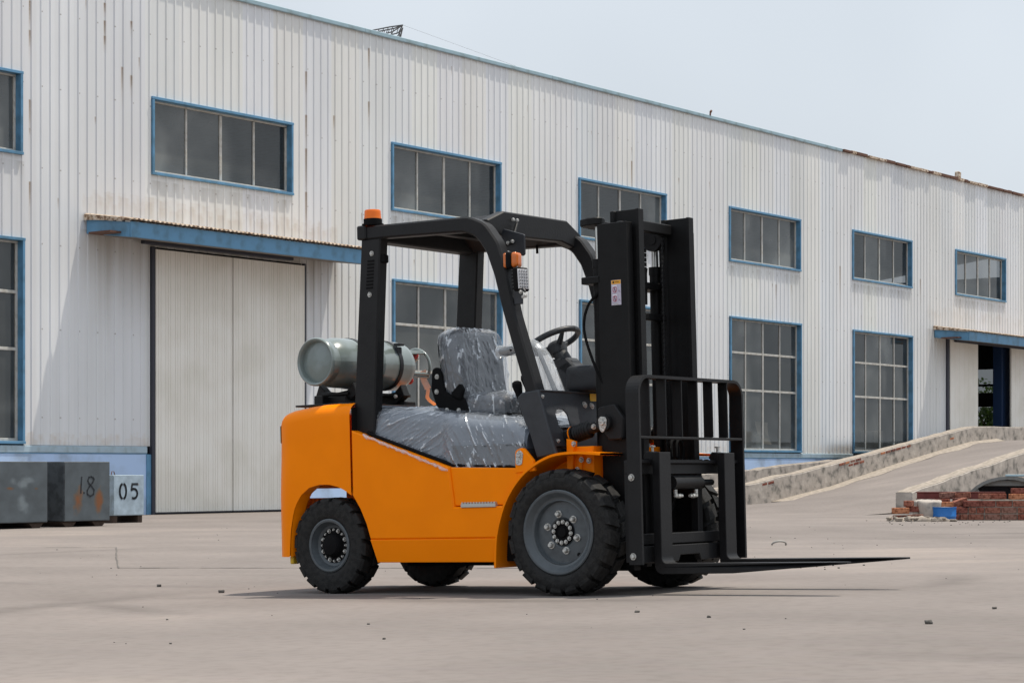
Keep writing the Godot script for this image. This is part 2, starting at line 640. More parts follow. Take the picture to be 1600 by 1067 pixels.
func yard_picture() -> ImageTexture:
	# stains, tyre sweeps and sand: 64 m square, x -24..40, z -60..4
	var n := 1024
	var big := FastNoiseLite.new()
	big.seed = 51
	big.frequency = 0.006
	big.fractal_octaves = 5
	var a := big.get_image(n, n)
	var mid := FastNoiseLite.new()
	mid.seed = 52
	mid.frequency = 0.035
	mid.fractal_octaves = 5
	var b := mid.get_image(n, n)
	var mark := Image.create(n, n, false, Image.FORMAT_L8)
	mark.fill(Color(0, 0, 0))
	var r := RandomNumberGenerator.new()
	r.seed = 5
	for k in 110:
		# a tyre sweep: an arc of two soft bands
		var cx := r.randf_range(-6, 10)
		var cz := r.randf_range(-18, 0)
		var rad := r.randf_range(2.5, 14)
		var a0 := r.randf_range(0, TAU)
		var a1 := a0 + r.randf_range(0.15, 0.7)
		var w := r.randi_range(1, 3)
		var v := r.randf_range(0.12, 0.5)
		var steps := int(rad * (a1 - a0) / 0.04)
		for i in steps:
			var an := lerpf(a0, a1, float(i) / steps)
			var x := int((cx + rad * cos(an) + 24.0) * 16.0)
			var y := int((cz + rad * sin(an) + 60.0) * 16.0)
			var fade := sin(PI * i / steps) * v * r.randf_range(0.6, 1.0)
			for dx in range(-w, w + 1):
				for dy in range(-w, w + 1):
					if x + dx >= 0 and x + dx < n and y + dy >= 0 and y + dy < n:
						var q := fade * (1.0 - sqrt(dx * dx + dy * dy) / (w + 1.0))
						if q > mark.get_pixel(x + dx, y + dy).r:
							mark.set_pixel(x + dx, y + dy, Color(q, q, q))
	var da := a.get_data()
	var db := b.get_data()
	var dm := mark.get_data()
	var out := PackedByteArray()
	out.resize(n * n * 3)
	for y in n:
		var z := y / 16.0 - 60.0
		for x in n:
			var i := y * n + x
			var va := (da[i] - 128) / 255.0
			var vb := (db[i] - 128) / 255.0
			var wx := x / 16.0 - 24.0
			var wd := (wx - WALL_AT.x) * WN.x + (z - WALL_AT.z) * WN.z
			var sand := clampf((0.7 - wd) / 0.6, 0.0, 1.0) * 0.9
			if wd > 0.7:
				sand = clampf(va * 1.4 + vb * 0.9 - 0.16, 0.0, 0.55) * 0.55 * clampf((z + 60.0) / 40.0, 0.3, 1.0)
			var l := 1.0 + va * 0.13 + vb * 0.11 - dm[i] / 255.0 * 0.40
			out[i * 3] = clampi(int((128.0 + 19.0 * sand) * l), 0, 255)
			out[i * 3 + 1] = clampi(int((121.0 + 14.0 * sand) * l), 0, 255)
			out[i * 3 + 2] = clampi(int((117.0 + 8.0 * sand) * l), 0, 255)
	return ImageTexture.create_from_image(Image.create_from_data(n, n, false, Image.FORMAT_RGB8, out))


func make_ground() -> void:
	var m := StandardMaterial3D.new()
	m.albedo_texture = yard_picture()
	m.roughness = 0.92
	m.metallic_specular = 0.25
	m.detail_enabled = true
	m.detail_uv_layer = BaseMaterial3D.DETAIL_UV_2
	m.detail_blend_mode = BaseMaterial3D.BLEND_MODE_MUL
	m.detail_albedo = noise_tex(55, 0.03, [Color(0.95, 0.948, 0.945), Color(0.982, 0.982, 0.982), Color(1, 1, 1), Color(1, 1, 1)], [0.12, 0.40, 0.6, 0.9], 1024, 6)
	M.yard = m
	var st := SurfaceTool.new()
	st.begin(Mesh.PRIMITIVE_TRIANGLES)
	st.set_smooth_group(0)
	var xs := [-400.0, -120.0, -50.0, -24.0, -16.0]
	var v := -12.0
	while v <= 14.0:
		xs.append(v)
		v += 0.4
	xs.append_array([20.0, 40.0, 90.0, 200.0, 500.0])
	var zs := [-700.0, -300.0, -120.0, -60.0, -40.0, -30.0]
	v = -24.0
	while v <= 2.0:
		zs.append(v)
		v += 0.4
	zs.append_array([4.0, 12.0, 40.0, 150.0, 400.0])
	var rough := FastNoiseLite.new()
	rough.seed = 3
	rough.frequency = 0.35
	for i in xs.size() - 1:
		for j in zs.size() - 1:
			for c in [[0, 0], [1, 0], [1, 1], [0, 0], [1, 1], [0, 1]]:
				var x: float = xs[i + c[0]]
				var z: float = zs[j + c[1]]
				st.set_uv(Vector2((x + 24.0) / 64.0, (z + 60.0) / 64.0))
				st.set_uv2(Vector2(x, z) / 3.1)
				st.add_vertex(Vector3(x, gy(x, z) + rough.get_noise_2d(x, z) * 0.002, z))
	var g := obj("ground", st, m)
	struct(g)
	# joints between the cast slabs
	var jt := mb()
	var lines := [[Vector2(-4.6, -20.8), Vector2(-3.9, -20.79), Vector2(-3.45, -18.4), Vector2(-3.09, -16.55), Vector2(-1.8, -16.55), Vector2(0.4, -16.5)]]
	for l in lines:
		for i in l.size() - 1:
			var a: Vector2 = l[i]
			var b: Vector2 = l[i + 1]
			var n := int(a.distance_to(b) / 0.18) + 1
			for k in n:
				var p := a.lerp(b, float(k) / n)
				var q := a.lerp(b, (k + 1.0) / n)
				var w := rng.randf_range(0.010, 0.034)
				var deep := absf((q - p).normalized().y)
				var s := (q - p).orthogonal().normalized() * w * lerpf(1.0, 0.22, deep)
				var j := Vector2(rng.randf_range(-0.003, 0.003), rng.randf_range(-0.006, 0.006))
				var pts := []
				for e in [p + s + j, q + s + j, q - s + j, p - s + j]:
					pts.append(Vector3(e.x, gy(e.x, e.y) + 0.005, e.y))
				fcn(jt, pts, Vector3.UP)
	struct(obj("ground_joint", jt, M.joint))


func make_pebbles() -> void:
	var spots := [[-2.337, -13.97, 0.023, "small grey pebble standing alone left of the rear wheel shadow"], [-1.82, -13.2, 0.029, "dark flat stone at the tip of the forklift shadow"], [1.667, -8.44, 0.022, "dark pebble lying nearest the camera at lower right"], [0.58, -9.77, 0.016, "tiny dark pebble in front of the forklift front wheel"], [0.86, -9.2, 0.012, "tiny pebble right of the one before the front wheel"], [3.2, -10.9, 0.016, "small dark pebble on the far right of the yard"], [2.15, -9.4, 0.013, "tiny dark pebble between forks and right edge"]]
	for s in spots:
		var st := mb()
		var n := FastNoiseLite.new()
		n.seed = int(s[2] * 1000)
		n.frequency = 0.8 / s[2]
		rbox(st, Vector3(0, s[2] * 0.3, 0), Vector3(s[2] * 1.5, s[2] * 0.9, s[2]), s[2] * 0.35, 4, Transform3D.IDENTITY, func(p: Vector3, nn: Vector3) -> Vector3: return p + nn * n.get_noise_3dv(p) * s[2] * 0.4)
		var o := obj("pebble", st, M.stone)
		o.position = Vector3(s[0], gy(s[0], s[1]), s[1])
		tag(o, s[3], "stone")
	# a curl of pale strapping on the yard
	var c := mb()
	var p0 := Vector3(2.70, gy(2.70, -21.3), -21.3)
	var pts := []
	for i in 12:
		var a := i / 11.0 * 3.6
		pts.append(p0 + Vector3(-0.075 * cos(a), 0.012 + 0.035 * sin(a) * float(i < 9), 0.05 * sin(a * 1.3)))
	tube(c, pts, 0.010, 6)
	tag(obj("strap_offcut", c, M.scrap), "pale curled offcut lying on the yard behind the fork tips", "scrap")
	# scattered grit
	var g := mb()
	for i in 270:
		var x := rng.randf_range(-4.5, 6.5)
		var z := -rng.randf_range(7.0, 30.0)
		if i > 150:
			x = rng.randf_range(5.2, 8.5)
			z = -rng.randf_range(28.5, 31.2)
		if i > 230:
			x = rng.randfn(2.1, 0.16)
			z = -15.9 + rng.randfn(0.0, 0.35)
		var s := rng.randf_range(0.002, 0.006) * (1.6 if i > 150 else 0.9)
		var at := Vector3(x, gy(x, z) + s * 0.5, z)
		var xf := Transform3D(Basis(Vector3.UP, rng.randf() * TAU), at)
		cb(g, Vector3.ZERO, Vector3(s * 2.4, s * 1.4, s * 1.8), s * 0.4, xf)
	var o := obj("grit", g, M.stone)
	o.set_meta("kind", "stuff")
	tag(o, "scattered dark grit on the concrete yard", "grit")


# ---------- warehouse, in wall axes: x along the wall, y up, z out of it ----------
const BAY := 6.2
const WIN_W := 3.44
const RIB := 0.19375
const U0 := -18.6
const U1 := 62.0
const EAVE := 8.93
const SHEET_FOOT := 1.06

var holes := []      # [u0, v0, u1, v1]
var house: Node3D


func W(u: float, v: float, w: float) -> Vector3:
	return WALL_AT + WU * u + Vector3.UP * v + WN * w


func sheet_picture() -> ImageTexture:
	# wear of the painted sheets, 0.02 m by 0.018 m a pixel: u -4..37, v 0..9.2
	var w := 2048
	var h := 512
	var im := Image.create(w, h, false, Image.FORMAT_RGB8)
	var r := RandomNumberGenerator.new()
	r.seed = 12
	var U := func(u: float) -> int: return int((u + 4.0) / 41.0 * w)
	var V := func(v: float) -> int: return int((1.0 - v / 9.2) * h)
	# each sheet has its own tone
	var u := -4.0
	while u < 37.0:
		var t := r.randf_range(0.965, 1.0)
		var warm := r.randf_range(-0.008, 0.010)
		im.fill_rect(Rect2i(U.call(u), 0, int(0.775 / 41.0 * w) + 2, h), Color(0.878 * t + warm, 0.883 * t + warm * 0.5, 0.884 * t - warm))
		u += 0.775
	var fog := FastNoiseLite.new()
	fog.seed = 4
	fog.frequency = 0.01
	fog.fractal_octaves = 5
	var streak := FastNoiseLite.new()
	streak.seed = 6
	streak.frequency = 0.05
	streak.fractal_octaves = 3
	var col := []
	for x in w:
		col.append(streak.get_noise_2d(x * 2.2, 0.0))
	for y in h:
		for x in w:
			var f: float = fog.get_noise_2d(x, y * 0.4) * 0.030 + col[x] * 0.022
			var c := im.get_pixel(x, y)
			im.set_pixel(x, y, Color(c.r + f, c.g + f * 1.05, c.b + f * 1.15))
	var stain := func(x0: int, y0: int, ww: int, hh: int, c: Color, k: float) -> void:
		for y in range(maxi(y0, 0), mini(y0 + hh, h)):
			var fy := float(y - y0) / hh
			for x in range(maxi(x0 - ww, 0), mini(x0 + ww + 1, w)):
				var fx := 1.0 - absf(x - x0) / (ww + 1.0)
				var q := k * fx * (1.0 - fy) * r.randf_range(0.7, 1.0)
				im.set_pixel(x, y, im.get_pixel(x, y).lerp(c, q))
	# rust runs on the ribs
	for s in [[-2.58, 8.05, 0.5], [-2.58, 7.6, 0.35], [-2.58, 6.5, 0.6], [-2.58, 5.2, 0.5], [-1.15, 8.0, 0.35], [-0.97, 8.3, 0.22], [-0.97, 7.75, 0.2], [-0.60, 7.3, 0.5], [-0.415, 8.1, 0.2], [-0.415, 7.2, 0.3], [3.8, 7.9, 0.5], [3.8, 7.1, 0.6], [3.8, 6.5, 0.9], [3.8, 5.7, 0.8], [4.6, 7.2, 0.3], [5.5, 8.6, 0.5], [5.5, 7.6, 0.4], [14.4, 7.5, 0.8], [24.2, 5.9, 0.9], [28.7, 5.9, 0.6], [20.8, 5.2, 0.5]]:
		var uu: float = s[0]
		uu = (floorf(uu / RIB) + 0.5) * RIB + 0.03
		stain.call(U.call(uu), V.call(s[1]), 0, int(s[2] * 0.8 / 9.2 * h), Color(0.34, 0.24, 0.15), 0.9)
		stain.call(U.call(uu), V.call(s[1]), 1, int(s[2] * 1.5 / 9.2 * h), Color(0.60, 0.50, 0.40), 0.35)
	for k in 46:
		var uu := (floorf(r.randf_range(-4.0, 36.0) / RIB) + 0.5) * RIB + 0.03
		stain.call(U.call(uu), V.call(r.randf_range(4.5, 8.8)), 0, r.randi_range(3, 16), Color(0.48, 0.39, 0.30), r.randf_range(0.2, 0.7))
	# dirt under the ledges, over the canopies and at the sheet feet
	for k in 700:
		var uu := r.randf_range(-4.0, 37.0)
		stain.call(U.call(uu), V.call(5.5), r.randi_range(1, 4), r.randi_range(6, 40), Color(0.60, 0.585, 0.55), 0.16 if fposmod(uu, BAY) < WIN_W else 0.0)
	for k in 500:
		var uu := r.randf_range(-1.5, 4.7) if k < 330 else r.randf_range(29.2, 37.0)
		stain.call(U.call(uu), V.call(4.98 + r.randf_range(0.0, 0.25)), r.randi_range(1, 3), r.randi_range(8, 26), Color(0.70, 0.64, 0.58), 0.12)
		stain.call(U.call(uu), V.call(4.55), r.randi_range(2, 5), r.randi_range(20, 110), Color(0.60, 0.57, 0.53), 0.13)
	for k in 1500:
		var uu := r.randf_range(-4.0, 37.0)
		var hh := r.randi_range(5, 22)
		stain.call(U.call(uu), V.call(SHEET_FOOT + r.randf_range(0.02, 0.22)), r.randi_range(1, 3), hh, Color(0.74, 0.66, 0.58), 0.14)
	# screws
	for row in [1.5, 2.9, 4.25, 5.45, 6.75, 7.95]:
		var s := -3.9
		while s < 37.0:
			im.set_pixel(U.call(s), V.call(row + r.randf_range(-0.01, 0.01)), Color(0.56, 0.54, 0.52))
			s += RIB * 2.0
	return ImageTexture.create_from_image(im)


func rib_profile(a: float, b: float) -> Array:
	# points (u, w) of the ribbed sheet between a and b
	var shape := [[0.0, 0.0], [0.145, 0.0], [0.153, 0.015], [0.182, 0.015], [0.19375, 0.0]]
	var pts := [Vector2(a, 0)]
	var k := floori(a / RIB)
	var last := Vector2(k * RIB, 0)
	pts.clear()
	while last.x < b + RIB:
		for s in shape:
			var p := Vector2(k * RIB + s[0], s[1])
			if p.x < a:
				last = p
				continue
			if pts.is_empty():
				var t := 0.0 if p.x - last.x < 1e-6 else (a - last.x) / (p.x - last.x)
				pts.append(Vector2(a, lerpf(last.y, p.y, t)))
			if p.x >= b:
				var q: Vector2 = last if last.x > a else pts[-1]
				var t := 0.0 if p.x - q.x < 1e-6 else (b - q.x) / (p.x - q.x)
				pts.append(Vector2(b, lerpf(q.y, p.y, t)))
				return pts
			if p.x > pts[-1].x + 1e-5:
				pts.append(p)
			last = p
		k += 1
	return pts


func wall_sheets(m: Material) -> void:
	var cols := int((U1 - U0) / 0.775)
	for c in cols:
		var a := U0 + c * 0.775
		var b := a + 0.775
		var cuts := [a, b]
		for h in holes:
			for e in [h[0], h[2]]:
				if e > a + 0.01 and e < b - 0.01:
					cuts.append(e)
		cuts.sort()
		for i in cuts.size() - 1:
			var u0: float = cuts[i]
			var u1: float = cuts[i + 1]
			var mid := (u0 + u1) / 2
			var spans := [[SHEET_FOOT if mid < 30.0 or mid > 38.0 else 0.9, EAVE]]
			if (mid > -0.2 and mid < 3.9):
				spans = [[-0.05, EAVE]]
			for h in holes:
				if mid > h[0] and mid < h[2]:
					var rest := []
					for s in spans:
						if h[3] <= s[0] or h[1] >= s[1]:
							rest.append(s)
							continue
						if h[1] > s[0] + 0.02:
							rest.append([s[0], h[1]])
						if h[3] < s[1] - 0.02:
							rest.append([h[3], s[1]])
					spans = rest
			var prof := rib_profile(u0, u1)
			var off := 0.0015 * (c % 3)
			for s in spans:
				var st := mb()
				for k in prof.size() - 1:
					var p: Vector2 = prof[k]
					var q: Vector2 = prof[k + 1]
					var v := [Vector3(p.x, s[0], p.y + off), Vector3(q.x, s[0], q.y + off), Vector3(q.x, s[1], q.y + off), Vector3(p.x, s[1], p.y + off)]
					for t in [0, 2, 1, 0, 3, 2]:
						var e: Vector3 = v[t]
						st.set_uv(Vector2((e.x + 4.0) / 41.0, 1.0 - e.y / 9.2))
						st.add_vertex(e)
				obj("wall_sheet", st, m, house)


func window(u: float, v0: float, v1: float, rows: Array, sd: int) -> void:
	var f := mb()
	var w := WIN_W
	var t := 0.046
	var z := 0.030
	# trim on the face and the reveal behind it
	cb(f, Vector3(u + w / 2, v1 - t / 2, z), Vector3(w + 0.02, t, 0.05), 0.004)
	cb(f, Vector3(u + w / 2, v0 + t / 2, z), Vector3(w + 0.02, t, 0.06), 0.004)
	cb(f, Vector3(u + t / 2, (v0 + v1) / 2, z), Vector3(t, v1 - v0 - 2 * t - 0.002, 0.048), 0.004)
	cb(f, Vector3(u + w - t / 2, (v0 + v1) / 2, z), Vector3(t, v1 - v0 - 2 * t - 0.002, 0.048), 0.004)
	var dd := 0.15
	bx(f, Vector3(u + w / 2, v1 - t + 0.008, z - 0.025 - dd / 2), Vector3(w - 0.06, 0.016, dd))
	bx(f, Vector3(u + w / 2, v0 + t - 0.008, z - 0.025 - dd / 2), Vector3(w - 0.06, 0.016, dd))
	bx(f, Vector3(u + t - 0.008, (v0 + v1) / 2, z - 0.025 - dd / 2), Vector3(0.016, v1 - v0 - 2 * t - 0.01, dd))
	bx(f, Vector3(u + w - t + 0.008, (v0 + v1) / 2, z - 0.025 - dd / 2), Vector3(0.016, v1 - v0 - 2 * t - 0.01, dd))
	var win := obj("window", f, M.trim_blue, house)
	var a := u + t
	var b := u + w - t
	var gz := -0.095
	var s := mb()
	var y0 := v0 + t
	var y1 := v1 - t
	var ys := [y0]
	for r in rows:
		ys.append(lerpf(y1, y0, r))
	ys.append(y1)
	ys.sort()
	cb(s, Vector3((a + b) / 2, y0 + 0.0225, gz), Vector3(b - a, 0.045, 0.05), 0.004)
	cb(s, Vector3((a + b) / 2, y1 - 0.0175, gz), Vector3(b - a, 0.035, 0.05), 0.004)
	for i in 5:
		var x := lerpf(a + 0.02, b - 0.02, i / 4.0)
		var th := 0.04 if i != 2 else 0.06
		cb(s, Vector3(x, (y0 + y1) / 2, gz), Vector3(th, y1 - y0 - 0.085, 0.046), 0.004)
	for i in range(1, ys.size() - 1):
		cb(s, Vector3((a + b) / 2, ys[i], gz + 0.002), Vector3(b - a - 0.045, 0.05, 0.038), 0.004)
	obj("sash", s, M.sash, win)
	var r2 := RandomNumberGenerator.new()
	r2.seed = sd
	for j in ys.size() - 1:
		for i in 4:
			var x0 := lerpf(a + 0.02, b - 0.02, i / 4.0) + 0.018
			var x1 := lerpf(a + 0.02, b - 0.02, (i + 1) / 4.0) - 0.018
			var p := mb()
			var tx := r2.randf_range(-0.003, 0.003)
			var ty := r2.randf_range(-0.003, 0.003)
			fcn(p, [Vector3(x0, ys[j], gz - tx - ty), Vector3(x1, ys[j], gz + tx - ty), Vector3(x1, ys[j + 1], gz + tx + ty), Vector3(x0, ys[j + 1], gz - tx + ty)], Vector3(0, 0, 1))
			obj("pane", p, M["glass%d" % r2.randi_range(0, 3)], win)


func canopy(u0: float, u1: float, v: float) -> void:
	var w := 1.09
	var c := mb()
	# blue fascia: front board and two raking ends
	cb(c, Vector3((u0 + u1) / 2, v - 0.165, w - 0.02), Vector3(u1 - u0, 0.25, 0.04), 0.006)
	for u in [u0 + 0.02, u1 - 0.02]:
		ext(c, [Vector2(0.03, v + 0.06), Vector2(w - 0.042, v - 0.05), Vector2(w - 0.042, v - 0.29), Vector2(0.03, v - 0.17)], 2, u - 0.02, u + 0.02, 0.004)
	var can := obj("canopy", c, M.trim_blue, house)
	var s := mb()
	var n := int((u1 - u0 + 0.1) / 0.1)
	for i in n * 2:
		var a := u0 - 0.05 + i * 0.05
		var h0 := 0.026 * float(i % 2)
		var h1 := 0.026 * float((i + 1) % 2)
		var q := [Vector3(a, v + 0.14 + h0, 0.02), Vector3(a + 0.05, v + 0.14 + h1, 0.02), Vector3(a + 0.05, v + h1 - 0.015, w + 0.07), Vector3(a, v + h0 - 0.015, w + 0.07)]
		fcn(s, q, Vector3.UP)
		var lower := []
		for e: Vector3 in q:
			lower.append(e - Vector3(0, 0.012, 0))
		fcn(s, lower, Vector3.DOWN)
		fcn(s, [q[3], q[2], lower[2], lower[3]], Vector3(0, 0, 1))
	for u in [u0 - 0.045, u1 + 0.045]:
		ext(s, [Vector2(0.02, v + 0.15), Vector2(w + 0.04, v + 0.0), Vector2(w + 0.04, v - 0.03), Vector2(0.02, v + 0.05)], 2, u - 0.004, u + 0.004)
	obj("canopy_roof", s, M.canopy_sheet, can)
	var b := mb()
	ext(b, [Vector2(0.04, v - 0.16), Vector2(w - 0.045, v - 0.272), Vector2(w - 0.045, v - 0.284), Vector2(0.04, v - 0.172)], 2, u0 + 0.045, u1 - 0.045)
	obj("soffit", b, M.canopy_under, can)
	var k := mb()
	bx(k, Vector3(u0 - 0.1, v - 0.20, 0.6), Vector3(0.28, 0.03, 0.5))
	obj("bracket", k, M.rust, can)
	var rail := mb()
	cb(rail, Vector3((u0 + u1) / 2 - 0.1, v - 0.215, 0.16), Vector3(u1 - u0 - 2.4, 0.06, 0.10), 0.01)
	obj("door_rail", rail, M.frame_dark, can)


func door_leaf(u0: float, u1: float, v0: float, v1: float, fine: bool) -> void:
	var st := mb()
	var pts := []
	var x := u0
	var k := 0
	while x < u1 - 0.001:
		var step := 0.056 if k % 3 != 2 else 0.11
		if not fine:
			step = 0.3
		var e := minf(x + step, u1)
		pts.append([x, e])
		x = e
		k += 1
	for p in pts:
		# a flat strip between two fine grooves
		ext(st, [Vector2(p[0] + 0.004, 0.0), Vector2(p[0] + 0.009, 0.008), Vector2(p[1] - 0.004, 0.008), Vector2(p[1] + 0.001, 0.0)], 1, v0, v1)
	bx(st, Vector3((u0 + u1) / 2, (v0 + v1) / 2, -0.022), Vector3(u1 - u0, v1 - v0, 0.04))
	var d := obj("door_leaf", st, M.door_white, house)
	d.position = Vector3(0, 0, 0.075)
	if fine:
		var f := mb()
		cb(f, Vector3((u0 + u1) / 2, v0 - 0.012, -0.02), Vector3(u1 - u0, 0.024, 0.035), 0.004)
		obj("bottom_rail", f, M.frame_dark, d)


func make_warehouse() -> void:
	house = thing("warehouse", "long white ribbed sheet metal warehouse with blue framed windows behind the forklift", "building", Transform3D(wall_basis, WALL_AT))
	var sheet := StandardMaterial3D.new()
	sheet.albedo_texture = sheet_picture()
	sheet.roughness = 0.5
	sheet.metallic_specular = 0.4
	sheet.texture_repeat = true
	for k in range(-2, 8):
		holes.append([k * BAY, 5.61, k * BAY + WIN_W, 6.92])
	var low := [-2, -1, 1, 2, 3, 4, 6, 7]
	for k in low:
		holes.append([k * BAY + 0.04, SHEET_FOOT, k * BAY + WIN_W + 0.04, 4.31])
	holes.append([0.03, -0.2, 3.69, 4.40])
	holes.append([30.40, 0.5, 36.9, 4.36])
	wall_sheets(sheet)
	for k in range(-2, 8):
		window(k * BAY, 5.61, 6.92, [], 100 + k)
	for k in low:
		window(k * BAY + 0.04, 1.075, 4.31, [0.255, 0.54], 200 + k)
	# plinth and ledge
	for seg in [[U0, -0.12], [3.82, 30.3], [37.0, U1]]:
		var p := mb()
		cb(p, Vector3((seg[0] + seg[1]) / 2, 0.42, -0.05), Vector3(seg[1] - seg[0], 1.02, 0.16), 0.006)
		var pl := obj("plinth", p, M.plinth_blue, house)
		var l := mb()
		cb(l, Vector3((seg[0] + seg[1]) / 2, 0.998, -0.02), Vector3(seg[1] - seg[0] + 0.02, 0.115, 0.12), 0.01)
		obj("ledge", l, M.ledge, pl)
		var b := mb()
		cb(b, Vector3((seg[0] + seg[1]) / 2, 0.9345, 0.028), Vector3(seg[1] - seg[0] + 0.01, 0.012, 0.022), 0.004)
		obj("ledge_drip", b, M.trim_blue, pl)
	var cp := mb()
	cb(cp, Vector3(-0.085, 0.42, 0.02), Vector3(0.10, 1.01, 0.06), 0.005)
	obj("corner_trim", cp, M.trim_blue, house)
	# first door, closed
	var fr := mb()
	cb(fr, Vector3(-0.005, 2.15, 0.03), Vector3(0.07, 4.5, 0.10), 0.006)
	obj("door_frame", fr, M.frame_dark, house)
	fr = mb()
	cb(fr, Vector3(3.73, 2.15, 0.03), Vector3(0.05, 4.5, 0.08), 0.006)
	obj("door_frame", fr, M.frame_dark, house)
	var seam := mb()
	cb(seam, Vector3(1.863, 2.15, 0.03), Vector3(0.06, 4.4, 0.03), 0.004)
	obj("door_seam", seam, M.frame_dark, house)
	door_leaf(0.04, 1.850, -0.045, 4.36, true)
	door_leaf(1.876, 3.70, -0.045, 4.36, true)
	canopy(-1.44, 4.58, 4.66)
	# second door, half open
	var f2 := mb()
	cb(f2, Vector3(30.46, 2.4, 0.0), Vector3(0.14, 3.9, 0.14), 0.006)
	obj("door_frame", f2, M.frame_dark, house)
	f2 = mb()
	cb(f2, Vector3(33.5, 4.33, -0.06), Vector3(6.6, 0.1, 0.1), 0.006)
	obj("door_frame", f2, M.frame_dark, house)
	door_leaf(30.55, 32.39, 1.40, 4.33, false)
	door_leaf(34.73, 36.6, 1.40, 4.33, false)
	var col := mb()
	cb(col, Vector3(35.0, 2.4, -0.35), Vector3(0.6, 4.9, 0.3), 0.01)
	obj("steel_column", col, M.column_blue, house)
	canopy(29.63, 37.6, 4.50)
	# eave
	var x := U0
	var i := 0
	while x < 24.2:
		var e := minf(x + 6.0, 24.2)
		var t := mb()
		ext(t, [Vector2(-0.3, 8.975), Vector2(0.045, 8.955), Vector2(0.058, 8.945), Vector2(0.058, 8.885), Vector2(0.048, 8.872), Vector2(0.032, 8.872), Vector2(0.032, 8.94), Vector2(-0.3, 8.955)], 2, x + 0.004, e - 0.004)
		obj("eave_trim", t, M.trim_pale, house)
		x = e
		i += 1
	x = 24.2
	while x < U1:
		var e := x + rng.randf_range(0.25, 0.7)
		var t := mb()
		var d := rng.randf_range(0.0, 0.05)
		cb(t, Vector3((x + e) / 2, 8.915 + d * 0.4, 0.045 - d), Vector3(e - x - 0.03, 0.055 + d * 0.5, 0.12), 0.004)
		obj("roof_sheet_end", t, M.rust if rng.randf() < 0.55 else M.canopy_sheet, house)
		x = e
	var rf := mb()
	ext(rf, [Vector2(-0.01, 8.90), Vector2(-11.0, 10.3), Vector2(-22.0, 8.90), Vector2(-22.0, 8.70), Vector2(-11.0, 10.1), Vector2(-0.01, 8.72)], 2, U0, U1)
	obj("roof", rf, M.ledge, house)
	var vt := mb()
	cb(vt, Vector3(0, 0.08, 0), Vector3(0.17, 0.26, 0.13), 0.015, Transform3D(Basis(Vector3(0, 0, 1), -0.12), Vector3(31.2, 8.93, 0.0)))
	obj("roof_vent", vt, M.canopy_sheet, house)
	var st := mb()
	tube(st, [Vector3(17.7, 8.95, 0.05), Vector3(17.72, 9.03, 0.05)], 0.022, 6)
	tube(st, [Vector3(17.72, 9.03, 0.05), Vector3(17.80, 9.07, 0.02)], 0.03, 6)
	obj("roof_bracket", st, M.rust, house)
	# inside: lining, far walls, floor
	var inn := mb()
	bx(inn, Vector3((U0 + U1) / 2, 4.3, -22.1), Vector3(U1 - U0, 9.0, 0.2))
	bx(inn, Vector3(U0 + 0.1, 4.3, -11.0), Vector3(0.2, 9.0, 21.9))
	obj("inner_wall", inn, M.interior, house)
	var gab := mb()
	bx(gab, Vector3(U1 - 0.1, 4.4, -5.35), Vector3(0.2, 9.2, 10.7))
	bx(gab, Vector3(U1 - 0.1, 4.4, -18.6), Vector3(0.2, 9.2, 6.8))
	bx(gab, Vector3(U1 - 0.1, 0.75, -13.0), Vector3(0.2, 1.9, 4.5))
	bx(gab, Vector3(U1 - 0.1, 3.66, -13.0), Vector3(0.2, 0.62, 4.5))
	bx(gab, Vector3(U1 - 0.1, 7.0, -13.0), Vector3(0.2, 4.0, 4.5))
	var g := obj("gable_wall", gab, M.interior, house)
	var gm := mb()
	for z in [-12.6, -13.5, -14.4, -11.7]:
		bx(gm, Vector3(U1 - 0.1, 3.3, z), Vector3(0.06, 3.6, 0.07))
	bx(gm, Vector3(U1 - 0.1, 4.30, -13.0), Vector3(0.06, 0.1, 4.4))
	obj("gable_window_bar", gm, M.frame_dark, g)
	for q in [[2.52, 1.64], [4.485, 1.03]]:
		for z in [-12.15, -13.05, -13.95]:
			var gp := mb()
			fcn(gp, [Vector3(U1 - 0.12, q[0] - q[1] / 2, z - 0.42), Vector3(U1 - 0.12, q[0] - q[1] / 2, z + 0.42), Vector3(U1 - 0.12, q[0] + q[1] / 2, z + 0.42), Vector3(U1 - 0.12, q[0] + q[1] / 2, z - 0.42)], Vector3(-1, 0, 0))
			obj("gable_pane", gp, M.glass1, g)
	var fl := mb()
	bx(fl, Vector3((U0 + U1) / 2, -0.08, -11.0), Vector3(U1 - U0, 0.06, 21.9))
	obj("inner_floor", fl, M.interior_floor, house)
	# pale goods stacked against the glass inside
	var sh := mb()
	for k in 7:
		var a := k / 6.0
		var b := (k + 1) / 6.0
		if k < 6:
			fcn(sh, [Vector3(0.1 * a, 0.62 - 0.55 * a, 0.18 * a * a), Vector3(0.1 * b, 0.62 - 0.55 * b, 0.18 * b * b), Vector3(0.1 * b + 0.62 - 0.2 * b, 0.55 - 0.5 * b, 0.18 * b * b), Vector3(0.1 * a + 0.62 - 0.2 * a, 0.60 - 0.55 * a, 0.18 * a * a)], Vector3(0, 0, 1))
	var so := obj("packing_sheet", sh, M.cloth_pale)
	so.transform = Transform3D(wall_basis, W(20.45, 1.22, -0.36))
	tag(so, "pale curled sheet inside, behind a ground floor window left of the ramp top", "sheet")
	var ca := mb()
	cb(ca, Vector3(0, 0.22, 0), Vector3(0.5, 0.44, 0.4), 0.01)
	var co := obj("carton", ca, M.cloth_pale)
	co.transform = Transform3D(wall_basis, W(26.9, 1.25, -0.5))
	tag(co, "pale carton inside, behind the ground floor window just above the ramp wall", "box")


